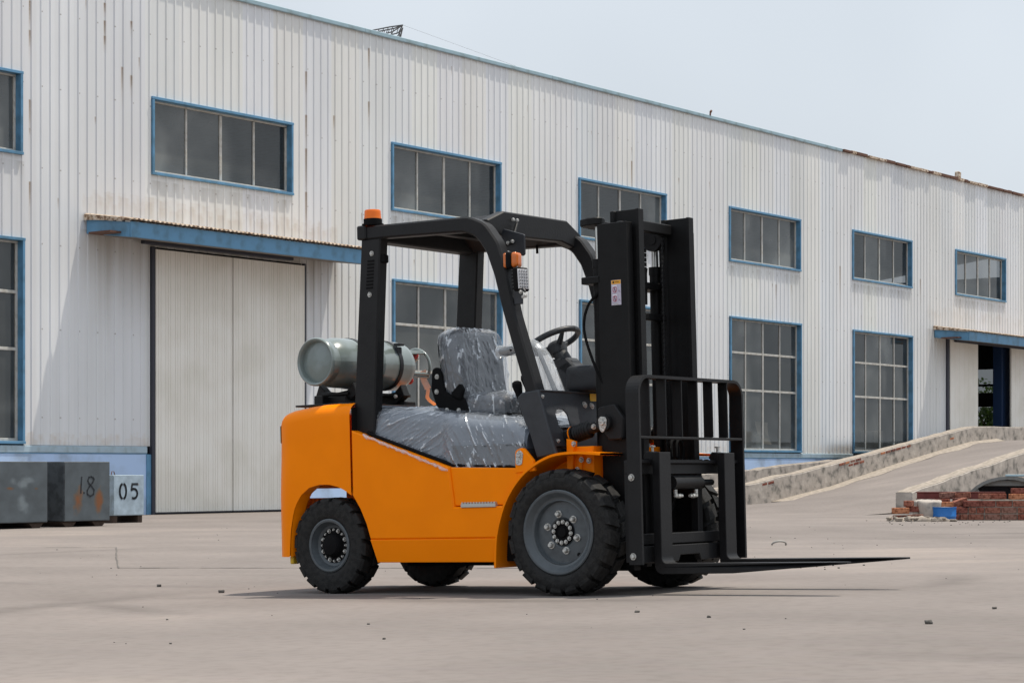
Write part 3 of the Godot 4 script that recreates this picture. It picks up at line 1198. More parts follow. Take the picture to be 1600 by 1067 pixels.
# ---------- ramp with its two parapets ----------
func parapet(called: String, label: String, top: Array, foot: float, w0: float, w1: float) -> MeshInstance3D:
	# rough top: break the line into short steps
	var r := RandomNumberGenerator.new()
	r.seed = 3 + int(w0 * 10)
	var line := []
	for i in top.size() - 1:
		var a: Vector2 = top[i]
		var b: Vector2 = top[i + 1]
		var n := maxi(1, int((b.x - a.x) / 0.35))
		for k in n:
			line.append(a.lerp(b, float(k) / n) + Vector2(0, r.randf_range(-0.018, 0.012)))
	line.append(top[-1])
	var poly := [Vector2(top[0].x, foot)]
	poly.append_array(line)
	poly.append(Vector2(top[-1].x, foot))
	var st := mb()
	ext(st, poly, 0, w0, w1, 0.012)
	var o := obj(called, st, M.render_stained)
	o.transform = Transform3D(wall_basis, WALL_AT)
	tag(o, label, "wall")
	var cap := mb()
	for i in line.size() - 1:
		var a: Vector2 = line[i]
		var b: Vector2 = line[i + 1]
		fcn(cap, [Vector3(a.x, a.y + 0.005, w0 + 0.02), Vector3(b.x, b.y + 0.005, w0 + 0.02), Vector3(b.x, b.y + 0.005, w1 - 0.02), Vector3(a.x, a.y + 0.005, w1 - 0.02)], Vector3.UP)
	obj("dusty_top", cap, M.dust_cap, o)
	return o


func surf(us: Array, hl: Array, hr: Array, u: float, w: float) -> float:
	for i in us.size() - 1:
		if u <= us[i + 1]:
			var f: float = (u - us[i]) / (us[i + 1] - us[i])
			return lerpf(lerpf(hl[i], hl[i + 1], f), lerpf(hr[i], hr[i + 1], f), w / 5.17)
	return 1.39


func make_ramp() -> void:
	var L := [Vector2(8.2, 0.12), Vector2(11.7, 0.367), Vector2(15.14, 0.751), Vector2(18.1, 1.152), Vector2(22.1, 1.66), Vector2(23.0, 1.70), Vector2(27.3, 1.71)]
	var R := [Vector2(7.86, 0.285), Vector2(9.86, 0.60), Vector2(12.62, 0.985), Vector2(17.0, 1.58), Vector2(20.5, 1.72), Vector2(30.0, 1.72)]
	var st := mb()
	var us := [5.8, 7.7, 9.9, 12.6, 15.1, 18.1, 20.5, 22.0, 23.5, 26.0, 34.0, 42.0]
	var hl := [-0.10, -0.095, -0.09, -0.03, 0.263, 0.738, 1.08, 1.27, 1.36, 1.38, 1.39, 1.39]
	var hr := [-0.10, -0.06, 0.25, 0.62, 0.97, 1.27, 1.36, 1.385, 1.39, 1.39, 1.39, 1.39]
	st.set_smooth_group(0)
	for i in us.size() - 1:
		for j in 8:
			var q := []
			for c in [[0, 0], [1, 0], [1, 1], [0, 1]]:
				var k: int = i + c[0]
				var t: float = (j + c[1]) / 8.0
				q.append(W(us[k], lerpf(hl[k], hr[k], t), lerpf(4.63, 9.80, t)))
			for e in [0, 2, 1, 0, 3, 2]:
				var v: Vector3 = q[e]
				st.set_uv(Vector2((v.x + 24.0) / 64.0, (v.z + 60.0) / 64.0))
				st.set_uv2(Vector2(v.x, v.z) / 3.1)
				st.add_vertex(v)
	for i in range(8, us.size() - 1):
		var q := [W(us[i], hl[i], 4.63), W(us[i + 1], hl[i + 1], 4.63), W(us[i + 1], 1.39, 0.15), W(us[i], hl[i], 0.15)]
		for e in [0, 1, 2, 0, 2, 3]:
			var v: Vector3 = q[e]
			st.set_uv(Vector2((v.x + 24.0) / 64.0, (v.z + 60.0) / 64.0))
			st.set_uv2(Vector2(v.x, v.z) / 3.1)
			st.add_vertex(v)
	struct(obj("ramp", st, M.yard))
	# sandy drift along the foot of the far parapet
	var sd := mb()
	for i in range(3, 8):
		for k in 4:
			var ua := lerpf(us[i], us[i + 1], k / 4.0)
			var ub := lerpf(us[i], us[i + 1], (k + 1) / 4.0)
			var ha := lerpf(hl[i], hl[i + 1], k / 4.0)
			var hb := lerpf(hl[i], hl[i + 1], (k + 1) / 4.0)
			var wa := 0.30 + 0.10 * sin(ua * 3.1) + 0.07 * sin(ua * 7.7) + 0.05 * sin(ua * 17.0)
			var wb := 0.30 + 0.10 * sin(ub * 3.1) + 0.07 * sin(ub * 7.7) + 0.05 * sin(ub * 17.0)
			fcn(sd, [W(ua, ha + 0.05, 4.64), W(ub, hb + 0.05, 4.64), W(ub, surf(us, hl, hr, ub, wb) + 0.003, 4.64 + wb), W(ua, surf(us, hl, hr, ua, wa) + 0.003, 4.64 + wa)], Vector3.UP)
	struct(obj("sand_drift", sd, M.dust_cap))
	var lp := parapet("ramp_wall", "weathered rendered parapet along the far side of the ramp with bare bricks showing", L, -0.3, 4.33, 4.635)
	# bricks laid bare where the render has come off
	var bm := []
	var k := 0
	for s in [[12.35, -0.07, 2], [15.6, -0.04, 4], [16.0, -0.11, 3], [17.5, -0.05, 6], [21.0, -0.14, 1]]:
		for j in s[2]:
			var u: float = s[0] + j * 0.25
			var v := 0.0
			for i in L.size() - 1:
				if u >= L[i].x and u <= L[i + 1].x:
					v = lerpf(L[i].y, L[i + 1].y, (u - L[i].x) / (L[i + 1].x - L[i].x))
			var b := mb()
			cb(b, Vector3(0, 0, 0), Vector3(0.22 + 0.02 * sin(u * 9.0), 0.052, 0.06), 0.006, Transform3D(Basis(Vector3(0, 0, 1), 0.13), Vector3(u, v + s[1], 4.612 + 0.006 * sin(u * 5.0))))
			obj("brick", b, M["brick%d" % (k % 6)], lp)
			k += 1
	parapet("ramp_wall", "sunlit rendered parapet on the near side of the ramp behind the brick pile", R, -0.3, 9.79, 10.1)
	parapet("yard_wall", "low stained rendered wall between the warehouse plinth and the ramp", [Vector2(9.0, 0.33), Vector2(14.0, 0.55), Vector2(16.16, 0.64), Vector2(18.5, 0.79), Vector2(20.2, 0.885), Vector2(24.0, 1.0), Vector2(27.3, 1.1)], -0.3, 1.75, 2.0)


# ---------- beyond the building ----------
func make_far_things() -> void:
	# lattice pole: px 613 at 160 m
	var at := Vector3(-9.1, 0, -160.0)
	var t := thing("lattice_tower", "grey steel lattice power tower whose crossarm shows over the roof edge", "tower", Transform3D(Basis.IDENTITY, at))
	var arm_dir := Vector3(0.74, 0, 0.67).normalized()
	var side := Vector3(-arm_dir.z, 0, arm_dir.x)
	var top := 33.6
	var mast := mb()
	for a in [-0.42, 0.42]:
		for b in [-0.42, 0.42]:
			var foot: Vector3 = Vector3(0, -0.2, 0) + (arm_dir * a + side * b) * 4.0
			tube(mast, [foot, Vector3(0, 20, 0) + (arm_dir * a + side * b) * 1.5, Vector3(0, top, 0) + arm_dir * a + side * b], 0.05, 5)
	for k in 12:
		var y0 := 20.0 + k * 1.13
		var s0 := lerpf(1.5, 1.0, k / 12.0)
		for b in [-0.42, 0.42]:
			tube(mast, [Vector3(0, y0, 0) + (arm_dir * -0.42 + side * b) * s0, Vector3(0, y0 + 1.1, 0) + (arm_dir * 0.42 + side * b) * s0], 0.03, 5)
			tube(mast, [Vector3(0, y0, 0) + (arm_dir * 0.42 + side * b) * s0, Vector3(0, y0 + 1.1, 0) + (arm_dir * -0.42 + side * b) * s0], 0.03, 5)
	obj("mast", mast, M.lattice, t)
	var arm := mb()
	var tip := arm_dir * 1.15 + Vector3(0, top + 0.45, 0)
	var tail := arm_dir * -2.9 + Vector3(0, top + 0.42, 0)
	for b in [-0.3, 0.3]:
		tube(arm, [tip, side * b + Vector3(0, top + 0.42, 0), tail + side * b], 0.055, 5)
		tube(arm, [tip + Vector3(0, -0.2, 0), arm_dir * 0.42 + side * b + Vector3(0, top - 0.9, 0)], 0.05, 5)
		tube(arm, [tip, arm_dir * 0.4 + side * b + Vector3(0, top + 0.02, 0), arm_dir * -2.9 + side * b + Vector3(0, top - 0.15, 0)], 0.05, 5)
		for k in 7:
			var p := arm_dir * (0.42 - k * 0.5)
			tube(arm, [p + side * b + Vector3(0, top + 0.44, 0), p - arm_dir * 0.25 + side * b + Vector3(0, top - 0.05, 0)], 0.03, 5)
	obj("crossarm", arm, M.lattice, t)
	var wire := mb()
	var w := []
	for k in 13:
		var q := k / 12.0
		w.append(tip + Vector3(95.0 * q, -10.0 * q - 6.0 * q * (1.0 - q), -100.0 * q))
	tube(wire, w, 0.008, 4)
	obj("cable", wire, M.lattice, t)
	for s in [[64.0, -11.5, 5.5, "round green tree beyond the far gable windows, left one"], [66.0, -16.0, 6.2, "round green tree beyond the far gable windows, right one"]]:
		var tr := thing("tree", s[3], "tree", Transform3D(Basis.IDENTITY, W(s[0] + 4.0, YARD, s[1])))
		var tk := mb()
		tube(tk, [Vector3(0, -0.1, 0), Vector3(0.05, 1.4, 0), Vector3(0.0, 3.2, 0.1)], [0.17, 0.12, 0.06], 8)
		for k in 5:
			var an := k * 1.3
			tube(tk, [Vector3(0.02, 1.3 + k * 0.25, 0.02), Vector3(cos(an) * 1.2, 2.4 + k * 0.3, sin(an) * 1.2)], [0.06, 0.02], 6)
		obj("trunk", tk, M.bark, tr)
		var cr := mb()
		var r := RandomNumberGenerator.new()
		r.seed = 77 + int(s[0])
		for k in 2600:
			var d := Vector3(r.randfn(), r.randfn(), r.randfn()).normalized()
			var rad := pow(r.randf(), 0.4)
			var p := Vector3(0, 3.0, 0) + Vector3(d.x * 2.5, d.y * 2.1, d.z * 2.5) * rad * (0.75 + 0.35 * sin(d.x * 5.0 + d.y * 4.0))
			var a := Vector3(r.randfn(), r.randfn(), r.randfn()).normalized() * 0.11
			var b := a.cross(Vector3(r.randfn(), r.randfn(), r.randfn())).normalized() * 0.07
			fcn(cr, [p - a, p + b, p + a, p - b], d)
		obj("crown", cr, M.leaf, tr)


# ---------- steel boxes on the left ----------
func ribbon(st: SurfaceTool, pts: Array, w: float, z: float) -> void:
	for i in pts.size() - 1:
		var a: Vector2 = pts[i]
		var b: Vector2 = pts[i + 1]
		var d := (b - a).normalized() * w * 0.35
		var s := (b - a).orthogonal().normalized() * w * 0.5
		fcn(st, [Vector3(a.x - d.x + s.x, a.y - d.y + s.y, z), Vector3(b.x + d.x + s.x, b.y + d.y + s.y, z), Vector3(b.x + d.x - s.x, b.y + d.y - s.y, z), Vector3(a.x - d.x - s.x, a.y - d.y - s.y, z)], Vector3(0, 0, 1))


func ell(c: Vector2, rx: float, ry: float, a0: float, a1: float, n := 12) -> Array:
	var out := []
	for i in n + 1:
		var a := lerpf(a0, a1, float(i) / n)
		out.append(c + Vector2(cos(a) * rx, sin(a) * ry))
	return out


func face_picture(base: Color, blobs: Array, sd: int) -> ImageTexture:
	var n := 128
	var im := Image.create(n, n, false, Image.FORMAT_RGB8)
	var f := FastNoiseLite.new()
	f.seed = sd
	f.frequency = 0.02
	f.fractal_octaves = 4
	for y in n:
		for x in n:
			var v := f.get_noise_2d(x, y)
			var c := base * (1.0 + v * 0.16)
			for b in blobs:
				var dx: float = (x / 128.0 - b[0]) / b[2]
				var dy: float = (y / 128.0 - b[1]) / b[3]
				var q := clampf((1.0 - sqrt(dx * dx + dy * dy) + v * 0.9) * 1.3, 0.0, 1.0)
				c = c.lerp(b[4], q * b[5])
			im.set_pixel(x, y, c)
	return ImageTexture.create_from_image(im)


func make_boxes() -> void:
	var rust := Color(0.47, 0.28, 0.15)
	var pale := Color(0.50, 0.54, 0.56)
	var steel := Color(0.30, 0.33, 0.35)
	var sets := [
		["steel_box", "dark grey steel box with pale scuffs, leftmost of the three by the warehouse", -7.32, 4.73, 1.05, 0.79, 0.8, [[0.62, 0.35, 0.10, 0.12, pale, 0.6], [0.45, 0.30, 0.06, 0.08, pale, 0.5], [0.72, 0.30, 0.06, 0.05, pale, 0.4], [0.60, 0.68, 0.10, 0.14, pale, 0.6], [0.40, 0.43, 0.09, 0.035, rust, 0.8], [0.82, 0.44, 0.05, 0.03, rust, 0.7]]],
		["steel_box", "dark grey steel box marked 1.8 with two rust patches", -5.94, 4.67, 0.80, 0.79, 0.8, [[0.28, 0.66, 0.12, 0.24, rust, 0.95], [0.75, 0.64, 0.12, 0.22, rust, 0.95]]],
		["steel_box", "small pale blue box stencilled 05 next to the closed door", -4.18, 3.68, 0.587, 0.575, 0.5, [[0.82, 0.22, 0.04, 0.04, rust, 0.6]]],
	]
	for i in 3:
		var s = sets[i]
		var w: float = s[4]
		var h: float = s[5]
		var d: float = s[6]
		var lift := 0.105 if i == 2 else 0.075
		var t := thing(s[0], s[1], "steel box", Transform3D(wall_basis, W(s[2], YARD, s[3])), "steel boxes by the warehouse")
		var b := mb()
		cb(b, Vector3(w / 2, lift + h / 2, -d / 2 - 0.003), Vector3(w, h, d), 0.006)
		obj("shell", b, M.box_steel if i < 2 else M.box_pale, t)
		var f := SurfaceTool.new()
		f.begin(Mesh.PRIMITIVE_TRIANGLES)
		var q := [Vector2(0, 0), Vector2(1, 0), Vector2(1, 1), Vector2(0, 1)]
		for k in [0, 2, 1, 0, 3, 2]:
			f.set_uv(Vector2(q[k].x, 1.0 - q[k].y))
			f.add_vertex(Vector3(lerpf(0.012, w - 0.012, q[k].x), lift + lerpf(0.012, h - 0.012, q[k].y), 0.0))
		var fm := StandardMaterial3D.new()
		fm.albedo_texture = face_picture(steel if i < 2 else Color(0.60, 0.665, 0.715), s[7], 30 + i)
		fm.roughness = 0.6
		obj("front_plate", f, fm, t)
		var xs := [0.12, w - 0.16] if i < 2 else [0.05, w - 0.06]
		for x in xs:
			var ft := mb()
			if i < 2:
				ext(ft, [Vector2(x - 0.13, lift - 0.005), Vector2(x + 0.13, lift - 0.005), Vector2(x + 0.06, 0.0), Vector2(x - 0.06, 0.0)], 0, -d + 0.05, -0.04, 0.004)
			else:
				cb(ft, Vector3(x, lift / 2, -d / 2), Vector3(0.09, lift - 0.002, d - 0.04), 0.006)
			obj("foot", ft, M.box_wood, t)
		var ink := mb()
		if i == 1:
			ribbon(ink, [Vector2(0.30, 0.66), Vector2(0.292, 0.56), Vector2(0.285, 0.45)], 0.022, 0.003)
			obj("marking", ink, M.ink, t)
			ink = mb()
			ribbon(ink, [Vector2(0.335, 0.452), Vector2(0.345, 0.450)], 0.024, 0.003)
			obj("marking", ink, M.ink, t)
			ink = mb()
			var c8 := [Vector2(0.50, 0.64), Vector2(0.47, 0.665), Vector2(0.425, 0.655), Vector2(0.405, 0.61), Vector2(0.43, 0.57), Vector2(0.475, 0.535), Vector2(0.515, 0.49), Vector2(0.505, 0.43), Vector2(0.45, 0.405), Vector2(0.40, 0.43), Vector2(0.395, 0.48), Vector2(0.43, 0.53), Vector2(0.49, 0.585), Vector2(0.515, 0.63), Vector2(0.50, 0.655)]
			ribbon(ink, c8, 0.022, 0.003)
		elif i == 2:
			var z := 0.003
			var oy := lift + 0.345
			ribbon(ink, ell(Vector2(0.185, oy), 0.055, 0.105, -PI * 0.42, PI * 0.42), 0.034, z)
			ribbon(ink, ell(Vector2(0.175, oy), 0.055, 0.105, PI * 0.58, PI * 1.42), 0.034, z)
			obj("marking", ink, M.ink, t)
			ink = mb()
			ribbon(ink, [Vector2(0.455, oy + 0.10), Vector2(0.355, oy + 0.10)], 0.034, z)
			ribbon(ink, [Vector2(0.352, oy + 0.085), Vector2(0.342, oy + 0.02)], 0.034, z)
			ribbon(ink, ell(Vector2(0.385, oy - 0.035), 0.068, 0.068, PI * 0.72, -PI * 0.62), 0.034, z)
		if i > 0:
			obj("marking", ink, M.ink, t)
		if i == 2:
			var hk := mb()
			tube(hk, [Vector3(0.05, lift + h - 0.005, -0.1), Vector3(0.06, lift + h + 0.05, -0.1), Vector3(0.10, lift + h + 0.05, -0.1), Vector3(0.12, lift + h - 0.005, -0.1)], 0.007, 6)
			obj("lifting_eye", hk, M.rust, t)


# ---------- bricks, drum and casing at the foot of the ramp ----------
func make_brick_corner() -> void:
	var z0 := -31.45
	var wl := thing("brick_wall", "low unfinished wall of reddish bricks at the foot of the ramp", "wall", Transform3D(Basis.IDENTITY, Vector3(6.56, YARD, z0)))
	var core := mb()
	bx(core, Vector3(1.9, 0.094, -0.12), Vector3(3.62, 0.188, 0.20))
	bx(core, Vector3(1.98, 0.238, -0.12), Vector3(3.46, 0.10, 0.20))
	cb(core, Vector3(2.0, 0.297, -0.12), Vector3(3.5, 0.022, 0.225), 0.006)
	obj("mortar_core", core, M.mortar, wl)
	for row in 3:
		var x := [0.0, 0.0, 0.17][row] as float
		var k := 0
		while x < 3.7:
			var l := 0.245
			if (row == 0 and k < 2) or (row == 1 and (k == 1 or k == 2)) or rng.randf() < 0.08:
				l = 0.12
			var b := mb()
			cb(b, Vector3(l / 2, 0.045, -0.12), Vector3(l - 0.012, 0.086, 0.24), 0.006)
			var o := obj("brick", b, M["brick%d" % [0, 1, 2, 4, 5, 0, 1][rng.randi_range(0, 6)]], wl)
			o.position = Vector3(x + rng.randf_range(-0.004, 0.004), row * 0.1 + 0.004, rng.randf_range(-0.012, 0.012))
			o.rotation.y = rng.randf_range(-0.03, 0.03)
			x += l
			k += 1
	# loose bricks
	var loose := [
		[5.70, 0.155, -30.95, 0.25, 0.0, 3, "orange loose brick sticking out leftmost from the rubble"],
		[5.72, 0.045, -31.00, 0.5, 0.0, 1, "dark loose brick lying below the orange one at the rubble's left end"],
		[5.92, 0.055, -30.98, -0.3, 0.05, 4, "brown loose brick at the base of the rubble stub"],
		[5.86, 0.255, -31.15, 1.2, 0.0, 2, "loose brick standing end on at the top left of the rubble stub"],
		[5.95, 0.17, -31.2, 0.2, 0.0, 1, "loose brick tucked behind the orange one"],
		[6.41, 0.235, -31.25, 0.05, 0.0, 3, "pale orange loose brick lying across the blue drum"],
		[6.70, 0.265, -31.6, 0.35, 0.30, 2, "pinkish loose brick leaning on the wall right of the drum"],
		[6.52, 0.265, -32.0, -0.4, 0.05, 0, "reddish loose brick behind the drum, lower of the pile"],
		[6.80, 0.285, -31.95, 0.2, 0.0, 5, "dark loose brick behind the leaning one"],
		[6.62, 0.365, -32.05, 0.15, 0.06, 4, "greyish loose brick topmost of the pile behind the drum"],
		[6.84, 0.36, -32.0, -0.25, 0.1, 2, "pink loose brick topmost right of the pile behind the drum"],
		[7.10, 0.355, -31.56, 0.5, 0.0, 2, "loose brick lying askew on the wall in front of the grey casing"],
		[7.27, 0.355, -31.58, 0.1, 0.0, 0, "loose brick next to the askew one on the wall"],
		[7.56, 0.35, -31.56, 0.2, 0.0, 3, "orange loose brick on the wall at the right edge"],
		[7.60, 0.435, -31.6, 0.0, 0.0, 1, "loose brick topmost on the wall at the right edge"],
	]
	for s in loose:
		var b := mb()
		cb(b, Vector3.ZERO, Vector3(0.235, 0.085, 0.115), 0.007)
		var o := obj("loose_brick", b, M["brick%d" % s[5]])
		o.transform = Transform3D(Basis(Vector3.UP, s[3]) * Basis(Vector3(0, 0, 1), s[4]), Vector3(s[0], YARD + s[1], s[2]))
		tag(o, s[6], "brick", "loose bricks at the foot of the ramp")
	# broken end of the near parapet
	var stub := mb()
	var n := FastNoiseLite.new()
	n.seed = 9
	n.frequency = 3.0
	rbox(stub, Vector3(6.18, YARD + 0.13, -31.35), Vector3(0.36, 0.32, 0.42), 0.03, 10, Transform3D.IDENTITY, func(p: Vector3, nn: Vector3) -> Vector3: return p + nn * n.get_noise_3dv(p) * 0.05)
	tag(obj("concrete_rubble", stub, M.render_stained), "broken grey concrete stub left of the blue drum", "rubble")
	var mound := mb()
	rbox(mound, Vector3(5.98, YARD + 0.0, -31.0), Vector3(0.9, 0.13, 0.55), 0.06, 14, Transform3D.IDENTITY, func(p: Vector3, nn: Vector3) -> Vector3: return p + nn * n.get_noise_3dv(p * 1.5) * 0.07 - Vector3(0, absf(p.x) * 0.10, 0))
	for k in 26:
		var q := Vector3(rng.randf_range(5.5, 6.45), YARD + rng.randf_range(0.0, 0.06), rng.randf_range(-31.2, -30.65))
		cb(mound, Vector3.ZERO, Vector3(rng.randf_range(0.03, 0.13), rng.randf_range(0.02, 0.06), rng.randf_range(0.03, 0.09)), 0.008, Transform3D(Basis(Vector3.UP, rng.randf() * 6.0) * Basis(Vector3(1, 0, 0), rng.randf_range(-0.4, 0.4)), q))
	var mo := obj("mortar_mound", mound, M.dust_cap)
	mo.set_meta("kind", "stuff")
	tag(mo, "sandy mound of mortar crumbs below the broken concrete stub", "rubble")
	var lowpile := mb()
	for k in 46:
		var p := Vector3(rng.randf_range(6.25, 7.0), YARD + rng.randf_range(0.02, 0.2), rng.randf_range(-32.15, -31.75))
		cb(lowpile, Vector3.ZERO, Vector3(0.22, 0.08, 0.11), 0.01, Transform3D(Basis(Vector3.UP, rng.randf() * 6.0) * Basis(Vector3(1, 0, 0), rng.randf_range(-0.3, 0.3)), p))
	var lo := obj("brick_rubble", lowpile, M.brick5)
	lo.set_meta("kind", "stuff")
	tag(lo, "heap of broken bricks in the shade behind the blue drum", "rubble")
	# red steel beam lying across
	var bm := mb()
	for y in [0.0, 0.10]:
		cb(bm, Vector3(0.55, y, 0), Vector3(1.35, 0.012, 0.1), 0.002)
	bx(bm, Vector3(0.55, 0.05, 0.03), Vector3(1.35, 0.088, 0.01))
	var bo := obj("steel_beam", bm, M.beam_red)
	bo.position = Vector3(6.32, YARD + 0.31, -32.3)
	tag(bo, "dull red steel channel lying on the bricks behind the drum", "beam")
	# drum
	var dt := thing("plastic_drum", "cut off bright blue plastic drum full of grey mortar beside the brick wall", "drum", Transform3D(Basis.IDENTITY, Vector3(6.385, YARD, -31.15)))
	var dm := mb()
	lathe(dm, [Vector2(0, 0), Vector2(0.160, 0), Vector2(0.166, 0.01), Vector2(0.170, 0.06), Vector2(0.174, 0.065), Vector2(0.174, 0.08), Vector2(0.171, 0.085), Vector2(0.174, 0.19), Vector2(0.178, 0.193), Vector2(0.178, 0.206), Vector2(0.168, 0.206), Vector2(0.166, 0.15), Vector2(0, 0.15)], Transform3D.IDENTITY, 32)
	obj("barrel", dm, M.drum_blue, dt)
	var fill := mb()
	lathe(fill, [Vector2(0.1665, 0.16), Vector2(0.15, 0.19), Vector2(0.09, 0.205), Vector2(0, 0.21)], Transform3D.IDENTITY, 18)
	obj("mortar", fill, M.mortar, dt)
	# grey casing with arched openings
	var cs := thing("machine_casing", "grey arched steel casing with dark openings behind the brick wall", "machine part", Transform3D(Basis(Vector3.UP, -0.25), Vector3(7.74, YARD + 0.03, -32.9)))
	var shell := mb()
	var outer := []
	var inner := []
	for k in 17:
		var a := PI * k / 16.0
		outer.append(Vector2(cos(a) * 0.68, 0.12 + sin(a) * 0.50))
		inner.append(Vector2(cos(a) * 0.63, 0.12 + sin(a) * 0.45))
	for k in 16:
		ext(shell, [outer[k], outer[k + 1], inner[k + 1], inner[k]], 0, -0.5, 0.25, 0.0)
	ext(shell, [Vector2(0.63, 0.0), Vector2(0.68, 0.0), Vector2(0.68, 0.12), Vector2(0.63, 0.12)], 0, -0.5, 0.25)
	ext(shell, [Vector2(-0.63, 0.0), Vector2(-0.68, 0.0), Vector2(-0.68, 0.12), Vector2(-0.63, 0.12)], 0, -0.5, 0.25)
	obj("arched_shell", shell, M.casing_grey, cs)
	var web := mb()
	ext(web, [Vector2(-0.40, 0.0), Vector2(-0.34, 0.0), Vector2(-0.38, 0.26), Vector2(-0.46, 0.44), Vector2(-0.52, 0.40), Vector2(-0.44, 0.24)], 0, 0.02, 0.22, 0.01)
	ext(web, [Vector2(-0.40, 0.47), Vector2(0.30, 0.47), Vector2(0.30, 0.56), Vector2(-0.30, 0.56)], 0, -0.1, 0.16, 0.008)
	ext(web, rp([Vector2(0.22, 0.0), Vector2(0.62, 0.0), Vector2(0.60, 0.20), Vector2(0.50, 0.40), Vector2(0.30, 0.34)], 0.05), 0, -0.05, 0.18, 0.01)
	obj("web_plate", web, M.casing_grey, cs)
	var back := mb()
	ext(back, PackedVector2Array(inner), 0, -0.46, -0.42)
	obj("back_plate", back, M.frame_dark, cs)
	var cov := mb()
	cb(cov, Vector3(0.36, 0.632, -0.10), Vector3(0.80, 0.03, 0.72), 0.004)
	obj("cover_sheet", cov, M.trim_pale, cs)


# ---------- forklift: x forward from the front axle, y up, z to its right (towards the camera) ----------
var truck: Node3D

func truck_xf() -> Transform3D:
	var fx := Vector3(cos(YAW) * cos(PITCH), sin(PITCH), sin(YAW) * cos(PITCH))
	var fz := Vector3(-sin(YAW), 0, cos(YAW))
	var fy := fz.cross(fx)
	return Transform3D(Basis(fx, fy, fz), TRUCK_AT)


const TO_Z := Basis(Vector3(1, 0, 0), Vector3(0, 0, 1), Vector3(0, -1, 0))
const TO_NEG_Z := Basis(Vector3(1, 0, 0), Vector3(0, 0, -1), Vector3(0, 1, 0))


func part(called: String, st: SurfaceTool, m: String) -> MeshInstance3D:
	return obj(called, st, M[m], truck)


